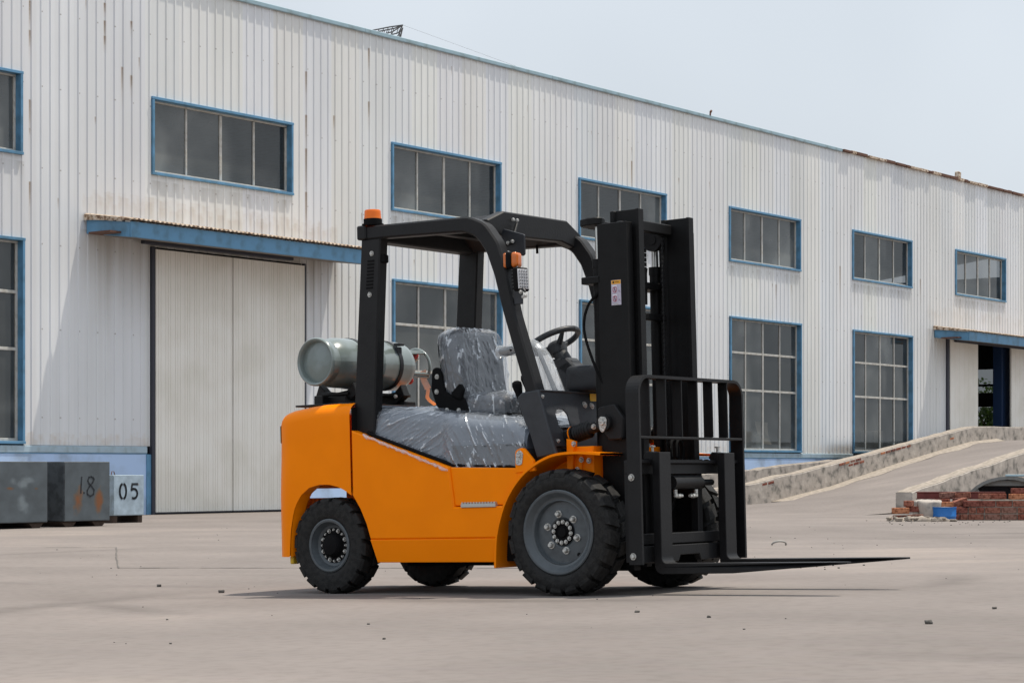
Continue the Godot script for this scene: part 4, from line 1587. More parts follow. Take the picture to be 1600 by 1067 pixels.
func wheel(x: float, y: float, z: float, R: float, hw: float, rr: float, front: bool) -> void:
	var out := 1.0 if z > 0 else -1.0
	var w := Node3D.new()
	w.name = "wheel"
	w.transform = Transform3D(TO_Z if out > 0 else TO_NEG_Z, Vector3(x, y, z))
	truck.add_child(w, true)
	var I := Transform3D.IDENTITY
	var t := mb()
	var d := 0.024
	lathe(t, [Vector2(rr, -hw * 0.84), Vector2(rr + 0.012, -hw * 0.96), Vector2(R * 0.78, -hw), Vector2(R * 0.90, -hw * 0.975), Vector2(R - d, -hw * 0.88), Vector2(R - d, hw * 0.88), Vector2(R * 0.90, hw * 0.975), Vector2(R * 0.80, hw), Vector2(rr + 0.030, hw * 0.985), Vector2(rr + 0.012, hw * 0.93), Vector2(rr + 0.002, hw * 0.84)], I, 64, 0.9)
	var N := 20 if front else 18
	var pitch := TAU / N
	for s in [-1.0, 1.0]:
		for k in N:
			var th: float = (k + 0.25 * s) * pitch
			var rows := [[0.012, R, 0.36, 0.20], [hw * 0.45, R, 0.37, 0.11], [hw * 0.86, R - 0.004, 0.375, 0.0], [hw * 0.985, R - 0.020, 0.36, -0.03], [hw * 1.0, R * 0.875, 0.34, -0.05]]
			var top := []
			var low := []
			for r in rows:
				var tr := []
				var lr := []
				for e in [-1.0, 1.0]:
					var a: float = th + (e * r[2] + r[3] * 1.0) * pitch
					var dir := Vector3(cos(a), 0, sin(a))
					tr.append(dir * r[1] + Vector3(0, r[0] * s, 0))
					lr.append(dir * minf(r[1], R - d - 0.004) * 0.985 + Vector3(0, r[0] * s * 0.95, 0))
				top.append(tr)
				low.append(lr)
			var mid := Vector3(cos(th), 0, sin(th)) * (R - d * 0.8) + Vector3(0, hw * 0.5 * s, 0)
			for i in rows.size() - 1:
				fc(t, [top[i][0], top[i][1], top[i + 1][1], top[i + 1][0]], mid * 0.9)
				for e in 2:
					fc(t, [top[i][e], top[i + 1][e], low[i + 1][e], low[i][e]], mid)
			fc(t, [top[0][0], top[0][1], low[0][1], low[0][0]], mid)
	obj("tyre", t, M.rubber, w)
	var r := mb()
	if front:
		lathe(r, [Vector2(rr - 0.02, -hw * 0.8), Vector2(rr + 0.004, hw * 0.7), Vector2(rr + 0.004, hw * 0.93), Vector2(rr - 0.002, hw * 0.965), Vector2(rr - 0.012, hw * 0.955), Vector2(rr - 0.018, hw * 0.90), Vector2(rr - 0.038, hw * 0.72), Vector2(rr - 0.050, hw * 0.68), Vector2(rr - 0.056, hw * 0.70), Vector2(rr - 0.064, hw * 0.47), Vector2(rr - 0.072, hw * 0.47), Vector2(0.085, hw * 0.50), Vector2(0.075, hw * 0.44), Vector2(0.0, hw * 0.44)], I, 56, 0.35)
	else:
		lathe(r, [Vector2(rr - 0.02, -hw * 0.8), Vector2(rr + 0.004, hw * 0.7), Vector2(rr + 0.004, hw * 0.93), Vector2(rr - 0.003, hw * 0.965), Vector2(rr - 0.014, hw * 0.95), Vector2(rr - 0.019, hw * 0.80), Vector2(rr - 0.035, hw * 0.50), Vector2(rr - 0.048, hw * 0.42), Vector2(0.10, hw * 0.36), Vector2(0.0, hw * 0.36)], I, 48, 0.35)
	obj("rim", r, M.rim, w)
	var h := mb()
	if front:
		lathe(h, [Vector2(0.074, hw * 0.45), Vector2(0.073, hw * 0.53), Vector2(0.069, hw * 0.56), Vector2(0.046, hw * 0.56), Vector2(0.043, hw * 0.48), Vector2(0.030, hw * 0.48), Vector2(0.026, hw * 0.60), Vector2(0.0, hw * 0.61)], I, 28)
	else:
		lathe(h, [Vector2(0.108, hw * 0.36), Vector2(0.106, hw * 0.42), Vector2(0.074, hw * 0.44), Vector2(0.066, hw * 0.75), Vector2(0.055, hw * 0.90), Vector2(0.02, hw * 0.98), Vector2(0.0, hw * 0.98)], I, 28)
	obj("hub", h, M.dark, w)
	if front:
		var vh := mb()
		lathe(vh, [Vector2(0.012, hw * 0.40), Vector2(0.012, hw * 0.50), Vector2(0.0, hw * 0.50)], Transform3D(Basis.IDENTITY, Vector3(0.105, 0, 0.125)), 10)
		obj("valve_hole", vh, M.dark, w)
	var sets := [[6, 0.104, 0.0135, 0.028, 0.49, 0.3], [12, 0.0585, 0.0080, 0.010, 0.55, 0.1]] if front else [[8, 0.0935, 0.0085, 0.014, 0.40, 0.39], [8, 0.0935, 0.0062, 0.010, 0.40, 0.0]]
	for s in sets:
		var b := mb()
		hexbolt(b, Vector3.ZERO, Vector3.UP, s[2], s[3])
		b.generate_normals()
		var mesh := b.commit()
		for k in s[0]:
			var a: float = s[5] + TAU * k / s[0]
			inst("wheel_bolt", mesh, M.zinc, w, Transform3D(Basis(Vector3.UP, k * 0.7), Vector3(cos(a) * s[1], hw * s[4], sin(a) * s[1])))


func fender_arc() -> Array:
	var p := [Vector2(-0.468, 0.155), Vector2(-0.455, 0.33), Vector2(-0.41, 0.475), Vector2(-0.355, 0.575), Vector2(-0.28, 0.66), Vector2(-0.207, 0.713), Vector2(-0.12, 0.755), Vector2(-0.03, 0.779), Vector2(0.10, 0.785), Vector2(0.265, 0.772)]
	var c := Curve2D.new()
	for i in p.size():
		var a: Vector2 = p[maxi(i - 1, 0)]
		var b: Vector2 = p[mini(i + 1, p.size() - 1)]
		c.add_point(p[i], (a - b) / 6.0, (b - a) / 6.0)
	var out := []
	for i in p.size() - 1:
		for k in 4:
			out.append(c.sample(i, k / 4.0))
	out.append(p[-1])
	return out


func plan_curve() -> Array:
	# outline of the counterweight seen from above, right seam round the back to the left seam
	var h := []
	for i in 47:
		h.append(Vector2(lerpf(-1.545, -1.985, i / 46.0), 0.58))
	var corner := [Vector2(-1.985, 0.58), Vector2(-2.03, 0.578), Vector2(-2.045, 0.577), Vector2(-2.07, 0.572), Vector2(-2.11, 0.556), Vector2(-2.15, 0.525), Vector2(-2.18, 0.485), Vector2(-2.20, 0.435), Vector2(-2.213, 0.37), Vector2(-2.22, 0.28), Vector2(-2.226, 0.175), Vector2(-2.228, 0.13), Vector2(-2.23, 0.0)]
	for i in range(1, corner.size()):
		for k in range(1, 4):
			h.append(corner[i - 1].lerp(corner[i], k / 3.0))
	var out := h.duplicate()
	for i in range(h.size() - 2, -1, -1):
		out.append(Vector2(h[i].x, -h[i].y))
	return out


func arch_y(x: float, z: float) -> float:
	if absf(z) < 0.56 or x < -2.045:
		return 0.225
	var a := [[-2.045, 0.225], [-2.036, 0.36], [-2.022, 0.45], [-1.995, 0.535], [-1.95, 0.60], [-1.88, 0.645], [-1.80, 0.661], [-1.72, 0.660], [-1.65, 0.645], [-1.60, 0.625], [-1.54, 0.590]]
	for i in a.size() - 1:
		if x <= a[i + 1][0]:
			return lerpf(a[i][1], a[i + 1][1], clampf((x - a[i][0]) / (a[i + 1][0] - a[i][0]), 0, 1))
	return 0.59


func counterweight() -> void:
	var pl := plan_curve()
	var n := pl.size()
	var nor := []
	for i in n:
		var t: Vector2 = (pl[mini(i + 1, n - 1)] - pl[maxi(i - 1, 0)]).normalized()
		nor.append(Vector2(t.y, -t.x))
	# which way is out
	if nor[5].y < 0:
		for i in n:
			nor[i] = -nor[i]
	var hs := []
	for k in 10:
		hs.append([k / 9.0, 0.0])
	var st := mb()
	var rr := 0.085
	var top := 1.148
	var P := func(i: int, j: int) -> Vector3:
		var p: Vector2 = pl[i]
		var q: Vector2 = nor[i]
		var yb := arch_y(p.x, p.y)
		var y := 0.0
		var off := 0.0
		var drop := 0.035 * smoothstep(-1.75, -2.2, p.x)
		if j <= 9:
			var fixed := [0.0, 0.0, 0.0, 0.0, 0.585, 0.645, 0.72, 0.82, 0.95, top - rr - drop]
			y = lerpf(yb, 0.585, j / 4.0) if j < 4 else fixed[j]
			if j < 4 and yb > 0.585:
				y = yb
			y = maxf(y, yb)
			off = 0.012 * smoothstep(0.95, 0.55, y) * smoothstep(-1.95, -2.1, p.x)
		else:
			var a := (j - 9) / 7.0 * PI / 2
			y = top - drop - rr + rr * sin(a)
			off = -rr * (1.0 - cos(a)) * 0.95
		return Vector3(p.x + q.x * off, y, p.y + q.y * off)
	var skip := func(i: int, j: int) -> bool:
		var a: Vector2 = pl[i]
		var b: Vector2 = pl[i + 1]
		if j == 4 and a.x < -2.2 and (a.y + b.y) * 0.5 < 0.178 and (a.y + b.y) * 0.5 > -0.178:
			return true
		var lo: Vector3 = P.call(i, j)
		var hi: Vector3 = P.call(i + 1, j + 1)
		return absf(lo.y - hi.y) < 1e-5 and j < 9
	grid(st, P, n - 1, 16, Vector3(-1.4, 0.6, 0), skip)
	var cap := []
	for i in n:
		cap.append(P.call(i, 16))
	for i in n - 1:
		fcn(st, [cap[i], cap[i + 1], Vector3(-1.545, 1.148, (cap[i].z + cap[i + 1].z) * 0.5)], Vector3.UP)
	var cw := part("counterweight", st, "orange")
	for side in [1.0, -1.0]:
		var lip := mb()
		for i in 52:
			var a: Vector2 = pl[i]
			var b: Vector2 = pl[i + 1]
			var ya := arch_y(a.x, a.y)
			var yb := arch_y(b.x, b.y)
			fcn(lip, [Vector3(a.x, ya, 0.579 * side), Vector3(b.x, yb, 0.579 * side), Vector3(b.x + 0.02, yb + 0.012, 0.50 * side), Vector3(a.x + 0.02, ya + 0.012, 0.50 * side)], Vector3(0, -1, 0))
			if i > 0:
				fcn(lip, [Vector3(a.x + 0.02, ya + 0.012, 0.50 * side), Vector3(b.x + 0.02, yb + 0.012, 0.50 * side), Vector3(b.x + 0.02, 0.70, 0.50 * side), Vector3(a.x + 0.02, 0.70, 0.50 * side)], Vector3(0, 0, side))
		obj("arch_lip", lip, M.orange, cw)
	var well := mb()
	bx(well, Vector3(-1.80, 0.715, 0), Vector3(0.66, 0.03, 0.98))
	bx(well, Vector3(-1.44, 0.55, 0), Vector3(0.03, 0.36, 1.0))
	obj("wheel_well", well, M.orange, cw)
	var sl := mb()
	bx(sl, Vector3(-1.543, 0.87, 0.0), Vector3(0.008, 0.5, 1.12))
	obj("seam_gap", sl, M.dark, truck)
	var rf := mb()
	cb(rf, Vector3(-2.075, 0.205, 0.51), Vector3(0.03, 0.05, 0.06), 0.006)
	part("rear_reflector", rf, "yellow")
	for s in [1.0, -1.0]:
		var tl := mb()
		cb(tl, Vector3(-2.155, 0.98, 0.510 * s), Vector3(0.02, 0.11, 0.025), 0.006, Transform3D.IDENTITY)
		part("tail_lamp", tl, "dark")


func side_panels() -> void:
	var arc := fender_arc()
	for s in [1.0, -1.0]:
		var body := [Vector2(-1.535, 0.980), Vector2(-0.795, 0.738), Vector2(-0.765, 0.508)]
		var upper := [Vector2(-0.80, 0.7375), Vector2(-0.215, 0.716)]
		var k := arc.size() - 1
		while k >= 0:
			var p: Vector2 = arc[k]
			if p.x < -0.22:
				if p.y >= 0.508:
					upper.append(Vector2(p.x - 0.004, p.y))
				elif p.y > 0.19:
					body.append(Vector2(p.x - 0.004, p.y))
			k -= 1
		body.insert(3, Vector2(-0.40, 0.508))
		upper.append_array([Vector2(-0.395, 0.512), Vector2(-0.77, 0.512)])
		body = body.filter(func(v: Vector2) -> bool: return v.y > 0.335)
		body.append_array([Vector2(-0.459, 0.325), Vector2(-1.403, 0.325), Vector2(-1.435, 0.42), Vector2(-1.48, 0.51), Vector2(-1.535, 0.588)])
		var st := mb()
		ext(st, body, 0, 0.50 * s, 0.582 * s, 0.009)
		var pn := part("side_panel", st, "orange")
		var lowp := mb()
		var fold := Transform3D(Basis(Vector3(1, 0, 0), 0.13 * s), Vector3(0, 0.3235, 0.582 * s))
		ext(lowp, [Vector2(-0.459, 0.0), Vector2(-0.468, -0.137), Vector2(-1.363, -0.137), Vector2(-1.402, 0.0)], 0, -0.075 * s, 0.0, 0.003, fold)
		obj("lower_panel", lowp, M.orange, pn)
		var up := mb()
		ext(up, upper, 0, 0.49 * s, 0.566 * s, 0.006)
		obj("step_recess", up, M.orange, pn)
		var sp := mb()
		cb(sp, Vector3(-0.585, 0.513, 0.574 * s), Vector3(0.25, 0.022, 0.03), 0.003)
		for i in 12:
			cb(sp, Vector3(-0.70 + i * 0.021, 0.528, 0.574 * s), Vector3(0.010, 0.010, 0.028), 0.002)
		obj("step_plate", sp, M.steel_step, pn)
		# fender sheet
		var f := mb()
		for i in arc.size() - 1:
			var a: Vector2 = arc[i]
			var b: Vector2 = arc[i + 1]
			var nn := (b - a).orthogonal().normalized()
			if nn.y < 0:
				nn = -nn
			if i < 8:
				nn = Vector2(-absf(nn.x), nn.y)
			var o := nn * 0.014
			f.set_smooth_group(1)
			fcn(f, [Vector3(a.x, a.y, 0.34 * s), Vector3(b.x, b.y, 0.34 * s), Vector3(b.x, b.y, 0.585 * s), Vector3(a.x, a.y, 0.585 * s)], Vector3(-nn.x, -nn.y, 0))
			f.set_smooth_group(2)
			fcn(f, [Vector3(a.x + o.x, a.y + o.y, 0.34 * s), Vector3(b.x + o.x, b.y + o.y, 0.34 * s), Vector3(b.x + o.x, b.y + o.y, 0.585 * s), Vector3(a.x + o.x, a.y + o.y, 0.585 * s)], Vector3(nn.x, nn.y, 0))
			f.set_smooth_group(-1)
			fcn(f, [Vector3(a.x, a.y, 0.585 * s), Vector3(b.x, b.y, 0.585 * s), Vector3(b.x + o.x, b.y + o.y, 0.585 * s), Vector3(a.x + o.x, a.y + o.y, 0.585 * s)], Vector3(0, 0, s))
			if i >= 4:
				fcn(f, [Vector3(a.x, a.y, 0.345 * s), Vector3(b.x, b.y, 0.345 * s), Vector3(b.x, 0.36, 0.345 * s), Vector3(a.x, 0.36, 0.345 * s)], Vector3(0, 0, s))
		part("front_fender", f, "orange")
		var tab := mb()
		ext(tab, rp([Vector2(-0.325, 0.69), Vector2(-0.19, 0.70), Vector2(-0.20, 0.76), Vector2(-0.27, 0.835), Vector2(-0.325, 0.82)], [0.0, 0.0, 0.01, 0.03, 0.03]), 0, 0.545 * s, 0.572 * s, 0.004)
		var tb := part("pillar_bracket", tab, "orange")
		var zp := mb()
		ext(zp, rp([Vector2(-0.318, 0.735), Vector2(-0.275, 0.735), Vector2(-0.265, 0.80), Vector2(-0.29, 0.825), Vector2(-0.315, 0.80)], 0.015), 0, 0.573 * s, 0.577 * s, 0.001)
		hexbolt(zp, Vector3(-0.291, 0.79, 0.576 * s), Vector3(0, 0, s), 0.012, 0.012)
		obj("lock_plate", zp, M.zinc, tb)
	# frame between the axles
	var fr := mb()
	bx(fr, Vector3(-0.72, 0.40, 0), Vector3(1.42, 0.42, 0.96))
	bx(fr, Vector3(-0.70, 0.22, 0), Vector3(1.30, 0.12, 0.60))
	bx(fr, Vector3(-0.05, 0.36, 0), Vector3(0.36, 0.34, 0.60))
	part("frame", fr, "dark")
	var ff := mb()
	ext(ff, [Vector2(-0.02, 0.52), Vector2(0.115, 0.52), Vector2(0.115, 0.83), Vector2(-0.02, 0.83), Vector2(-0.07, 0.78)], 0, -0.43, 0.43, 0.006)
	var ffo := part("front_frame", ff, "orange")
	for z in [0.435, -0.435]:
		var rib := mb()
		ext(rib, [Vector2(-0.05, 0.66), Vector2(-0.015, 0.66), Vector2(0.0, 0.86), Vector2(-0.05, 0.875)], 0, z - 0.02, z + 0.02, 0.003)
		ext(rib, [Vector2(0.01, 0.60), Vector2(0.035, 0.60), Vector2(0.055, 0.80), Vector2(0.03, 0.80)], 0, z - 0.012, z + 0.014, 0.003)
		obj("gusset", rib, M.orange, ffo)
	for p in [[0.0, 0.845], [0.05, 0.755], [0.10, 0.748], [0.02, 0.70]]:
		var b := mb()
		hexbolt(b, Vector3(p[0], p[1], 0.452), Vector3(0, 0, 1), 0.010, 0.014)
		obj("bolt", b, M.zinc, ffo)
	var ax := mb()
	lathe(ax, [Vector2(0, -0.42), Vector2(0.11, -0.42), Vector2(0.10, -0.2), Vector2(0.16, -0.12), Vector2(0.16, 0.12), Vector2(0.10, 0.2), Vector2(0.11, 0.42), Vector2(0, 0.42)], Transform3D(TO_Z, Vector3(0, 0.353, 0)), 20)
	part("drive_axle", ax, "dark")
	var sx := mb()
	cb(sx, Vector3(-1.74, 0.31, 0), Vector3(0.16, 0.14, 0.8), 0.01)
	part("steer_axle", sx, "dark")


# ---------- engine cover ----------
func hood_pt(x: float, t: float, off: float) -> Vector3:
	# t 0..1 runs from the right lower edge over the top to the left lower edge
	var f := (x + 1.42) / 1.13
	var T := lerpf(1.098, 1.005, smoothstep(0.0, 1.0, f)) + off
	var lower := lerpf(0.935, 0.728, clampf((x + 1.40) / 0.60, 0, 1)) + off * 0.1
	var wide := lerpf(0.485, 0.520, smoothstep(-0.93, -0.80, x)) + off
	var front := smoothstep(-0.44, -0.27, x)
	T -= 0.06 * front * front
	var s := absf(t * 2.0 - 1.0)
	var sg := 1.0 if t < 0.5 else -1.0
	var r := 0.085
	var side_h := T - r - lower
	var total := side_h + r * 1.5708 + (wide - r)
	var d := (1.0 - s) * total
	if d < side_h:
		return Vector3(x, lower + d, sg * (wide + 0.012 * (1.0 - d / side_h)))
	d -= side_h
	if d < r * 1.5708:
		var a := d / r
		return Vector3(x, T - r + r * sin(a), sg * (wide - r + r * cos(a)))
	d -= r * 1.5708
	return Vector3(x, T + 0.015 * d / wide, sg * maxf(wide - r - d, 0.0))


func engine_cover() -> void:
	var st := mb()
	var n := 40
	grid(st, func(i: int, j: int) -> Vector3: return hood_pt(lerpf(-1.42, -0.275, i / 24.0), j / 40.0, 0.0), 24, n, Vector3(-0.85, 0.75, 0))
	for x in [-1.42, -0.275]:
		var loop := []
		for j in n + 1:
			loop.append(hood_pt(x, j / 40.0, 0.0))
		for j in n:
			fcn(st, [loop[j], loop[j + 1], Vector3(x, 0.75, 0)], Vector3(1 if x > -1 else -1, 0, 0))
	part("engine_cover", st, "hood_grey")
	var low := mb()
	ext(low, [Vector2(-0.845, 0.728), Vector2(-0.27, 0.722), Vector2(-0.262, 0.80), Vector2(-0.29, 0.862), Vector2(-0.80, 0.862)], 0, -0.536, 0.536, 0.008)
	part("cover_skirt", low, "graphite")
	var seal := mb()
	tube(seal, [Vector3(-1.44, 0.965, 0.535), Vector3(-1.38, 0.938, 0.535), Vector3(-0.795, 0.748, 0.535), Vector3(-0.33, 0.728, 0.535)], 0.012, 6)
	part("cover_seal", seal, "dark")
	var rc := mb()
	cb(rc, Vector3(-1.475, 1.055, 0), Vector3(0.10, 0.15, 0.98), 0.012)
	part("radiator_cover", rc, "hood_grey")


# ---------- overhead guard ----------
func overhead_guard() -> void:
	for s in [1.0, -1.0]:
		var outer := [Vector2(-1.49, 2.205), Vector2(-0.66, 2.185), Vector2(-0.54, 2.135), Vector2(-0.452, 2.02), Vector2(-0.396, 1.86), Vector2(-0.34, 1.60), Vector2(-0.178, 1.10), Vector2(-0.085, 0.80)]
		var inner := [Vector2(-0.205, 0.78), Vector2(-0.262, 1.10), Vector2(-0.428, 1.62), Vector2(-0.483, 1.83), Vector2(-0.535, 1.965), Vector2(-0.605, 2.06), Vector2(-0.70, 2.098), Vector2(-1.25, 2.118), Vector2(-1.49, 2.122)]
		var poly := outer + inner
		var rad := [0.005, 0.2, 0.15, 0.15, 0.2, 0.3, 0.3, 0.005, 0.005, 0.3, 0.3, 0.15, 0.12, 0.12, 0.15, 0.2, 0.005]
		var st := mb()
		ext(st, rp(poly, rad, 4), 0, 0.435 * s, 0.522 * s, 0.010)
		part("guard_rail", st, "black")
		var p := mb()
		ext(p, [Vector2(-1.575, 0.93), Vector2(-1.52, 0.90), Vector2(-1.415, 0.85), Vector2(-1.405, 1.02), Vector2(-1.325, 2.125), Vector2(-1.475, 2.125)], 0, 0.44 * s, 0.518 * s, 0.008)
		if s > 0:
			cb(p, Vector3(-1.462, 2.165, 0.475), Vector3(0.07, 0.085, 0.12), 0.008)
		var post := part("guard_post", p, "black")
		if s > 0:
			var lv := mb()
			for k in 9:
				var f := k / 8.0
				bx(lv, Vector3(lerpf(-1.40, -1.416, f), lerpf(1.99, 1.83, f), 0.5185), Vector3(0.052, 0.011, 0.004))
			obj("louvre", lv, M.dark, post)
			for q in [[-1.393, 2.035], [-1.417, 1.79]]:
				var b := mb()
				hexbolt(b, Vector3(q[0], q[1], 0.518), Vector3(0, 0, 1), 0.010, 0.008)
				obj("bolt", b, M.zinc, post)
			var kn := mb()
			cb(kn, Vector3(-1.325, 2.0, 0.48), Vector3(0.03, 0.05, 0.05), 0.008)
			obj("latch", kn, M.dark, post)
	var roof := mb()
	var hat := [Vector2(-0.435, 2.135), Vector2(-0.30, 2.215), Vector2(0.30, 2.215), Vector2(0.435, 2.135), Vector2(0.435, 2.115), Vector2(0.30, 2.19), Vector2(-0.30, 2.19), Vector2(-0.435, 2.115)]
	ext(roof, hat, 2, -1.36, -0.64, 0.002)
	var rf := part("guard_roof", roof, "black")
	var fb := mb()
	ext(fb, [Vector2(-0.50, 2.16), Vector2(-0.36, 2.232), Vector2(0.29, 2.228), Vector2(0.45, 2.165), Vector2(0.45, 2.06), Vector2(0.30, 2.085), Vector2(-0.30, 2.10), Vector2(-0.50, 2.06)], 2, -0.635, -0.57, 0.008)
	obj("front_beam", fb, M.black, rf)
	var rb := mb()
	cb(rb, Vector3(-1.40, 2.15, 0), Vector3(0.10, 0.09, 0.86), 0.008)
	for x in [-1.12, -0.88]:
		cb(rb, Vector3(x, 2.165, 0), Vector3(0.05, 0.035, 0.60), 0.005)
	obj("cross_beam", rb, M.black, rf)
	for q in [[-1.05, -0.44], [-0.86, -0.44]]:
		var hk := mb()
		tube(hk, [Vector3(q[0], 2.12, q[1]), Vector3(q[0], 2.065, q[1])], 0.008, 6)
		if q[0] < -1.0:
			tube(hk, [Vector3(q[0], 2.07, q[1]), Vector3(q[0], 1.97, q[1])], 0.003, 5)
		obj("cable_clip", hk, M.dark, rf)
	# beacon
	var be := mb()
	var bt := Transform3D(Basis.IDENTITY, Vector3(-1.415, 2.205, 0.475))
	lathe(be, [Vector2(0.060, 0.0), Vector2(0.066, 0.005), Vector2(0.066, 0.012), Vector2(0.056, 0.012), Vector2(0.056, 0.042), Vector2(0.048, 0.044)], bt, 24)
	var bo := part("beacon", be, "dark")
	var dome := mb()
	lathe(dome, [Vector2(0.052, 0.040), Vector2(0.052, 0.050), Vector2(0.050, 0.060), Vector2(0.0505, 0.066), Vector2(0.049, 0.08), Vector2(0.0495, 0.088), Vector2(0.046, 0.096), Vector2(0.03, 0.099), Vector2(0.0, 0.10)], bt, 28, 0.8)
	obj("beacon_lens", dome, M.amber, bo)
	# mirror
	var mi := mb()
	var mx := Transform3D(Basis(Vector3.UP, -0.25), Vector3(-0.47, 2.035, 0.34))
	ext(mi, rp([Vector2(-0.105, 0.055), Vector2(-0.085, 0.085), Vector2(0.105, 0.03), Vector2(0.105, -0.085), Vector2(0.085, -0.092), Vector2(-0.085, -0.035)], 0.012), 0, -0.006, 0.006, 0.002, mx)
	var mo := part("mirror_back", mi, "graphite")
	var ma := mb()
	bar(ma, Vector3(-0.545, 2.16, 0.20), Vector3(-0.49, 2.035, 0.33), 0.022, 0.012)
	tube(ma, [Vector3(-0.53, 2.02, 0.33), Vector3(-0.46, 2.03, 0.36)], 0.008, 6)
	obj("mirror_arm", ma, M.black, mo)
	for q in [Vector3(-0.562, 2.185, 0.21), Vector3(-0.562, 2.185, 0.17), Vector3(-0.50, 2.03, 0.352), Vector3(-0.46, 2.035, 0.362)]:
		var b := mb()
		hexbolt(b, q, Vector3(0.8, 0, 0.6), 0.007, 0.01)
		obj("bolt", b, M.zinc, mo)
	# front lamps on the right pillar
	var br := mb()
	tube(br, [Vector3(-0.335, 1.885, 0.50), Vector3(-0.315, 1.845, 0.52), Vector3(-0.290, 1.75, 0.525), Vector3(-0.255, 1.715, 0.53)], 0.008, 6)
	cb(br, Vector3(-0.325, 1.72, 0.50), Vector3(0.06, 0.14, 0.012), 0.003)
	var bro := part("lamp_bracket", br, "graphite")
	for q in [Vector3(-0.315, 1.785, 0.51), Vector3(-0.285, 1.69, 0.51), Vector3(-0.25, 1.69, 0.535), Vector3(-0.275, 1.715, 0.545)]:
		var b := mb()
		hexbolt(b, q, Vector3(0.3, 0, 0.95), 0.007, 0.012)
		obj("bolt", b, M.zinc, bro)
	var ts := mb()
	var tx := Transform3D(Basis(Vector3.UP, 0.15), Vector3(-0.355, 1.905, 0.495))
	rbox(ts, Vector3(-0.018, 0, 0), Vector3(0.04, 0.098, 0.088), 0.018, 8, tx)
	var tso := part("turn_signal", ts, "dark")
	var tl := mb()
	rbox(tl, Vector3(0.016, 0, 0), Vector3(0.04, 0.088, 0.080), 0.018, 10, tx)
	obj("signal_lens", tl, M.amber_dark, tso)
	var tl2 := mb()
	rbox(tl2, Vector3(-0.042, 0, 0), Vector3(0.022, 0.084, 0.076), 0.010, 8, tx)
	obj("rear_lens", tl2, M.amber_dark, tso)
	var wl := mb()
	var wx := Transform3D(Basis(Vector3.UP, -0.22) * Basis(Vector3(0, 0, 1), 0.06), Vector3(-0.285, 1.79, 0.515))
	cb(wl, Vector3(-0.012, 0, 0), Vector3(0.036, 0.135, 0.10), 0.012, wx)
	for k in 6:
		cb(wl, Vector3(-0.036, -0.05 + k * 0.02, 0), Vector3(0.022, 0.005, 0.085), 0.002, wx)
	var wlo := part("work_lamp", wl, "dark")
	var wf := mb()
	cb(wf, Vector3(0.0065, 0, 0), Vector3(0.004, 0.112, 0.078), 0.001, wx)
	obj("lamp_face", wf, M.lens, wlo)
	var led := mb()
	for a in 6:
		for b in 4:
			lathe(led, [Vector2(0.007, 0.0), Vector2(0.0055, 0.0035), Vector2(0.0, 0.004)], wx * Transform3D(Basis(Vector3(0, 1, 0), Vector3(1, 0, 0), Vector3(0, 0, -1)), Vector3(0.009, -0.045 + a * 0.018, -0.027 + b * 0.018)), 8)
	obj("lamp_cell", led, M.reflector, wlo)


# ---------- driver's place ----------
func seat_form(p: Vector3) -> Vector3:
	# rounded shoulders and a slight waist
	var t := clampf((p.y - 0.06) / 0.175, 0.0, 1.0)
	var k := 1.0 - 0.30 * (1.0 - sqrt(1.0 - t * t * 0.98)) - 0.05 * smoothstep(0.0, -0.2, p.y)
	return Vector3(p.x - 0.012 * sin(t * 1.5), p.y, p.z * k)


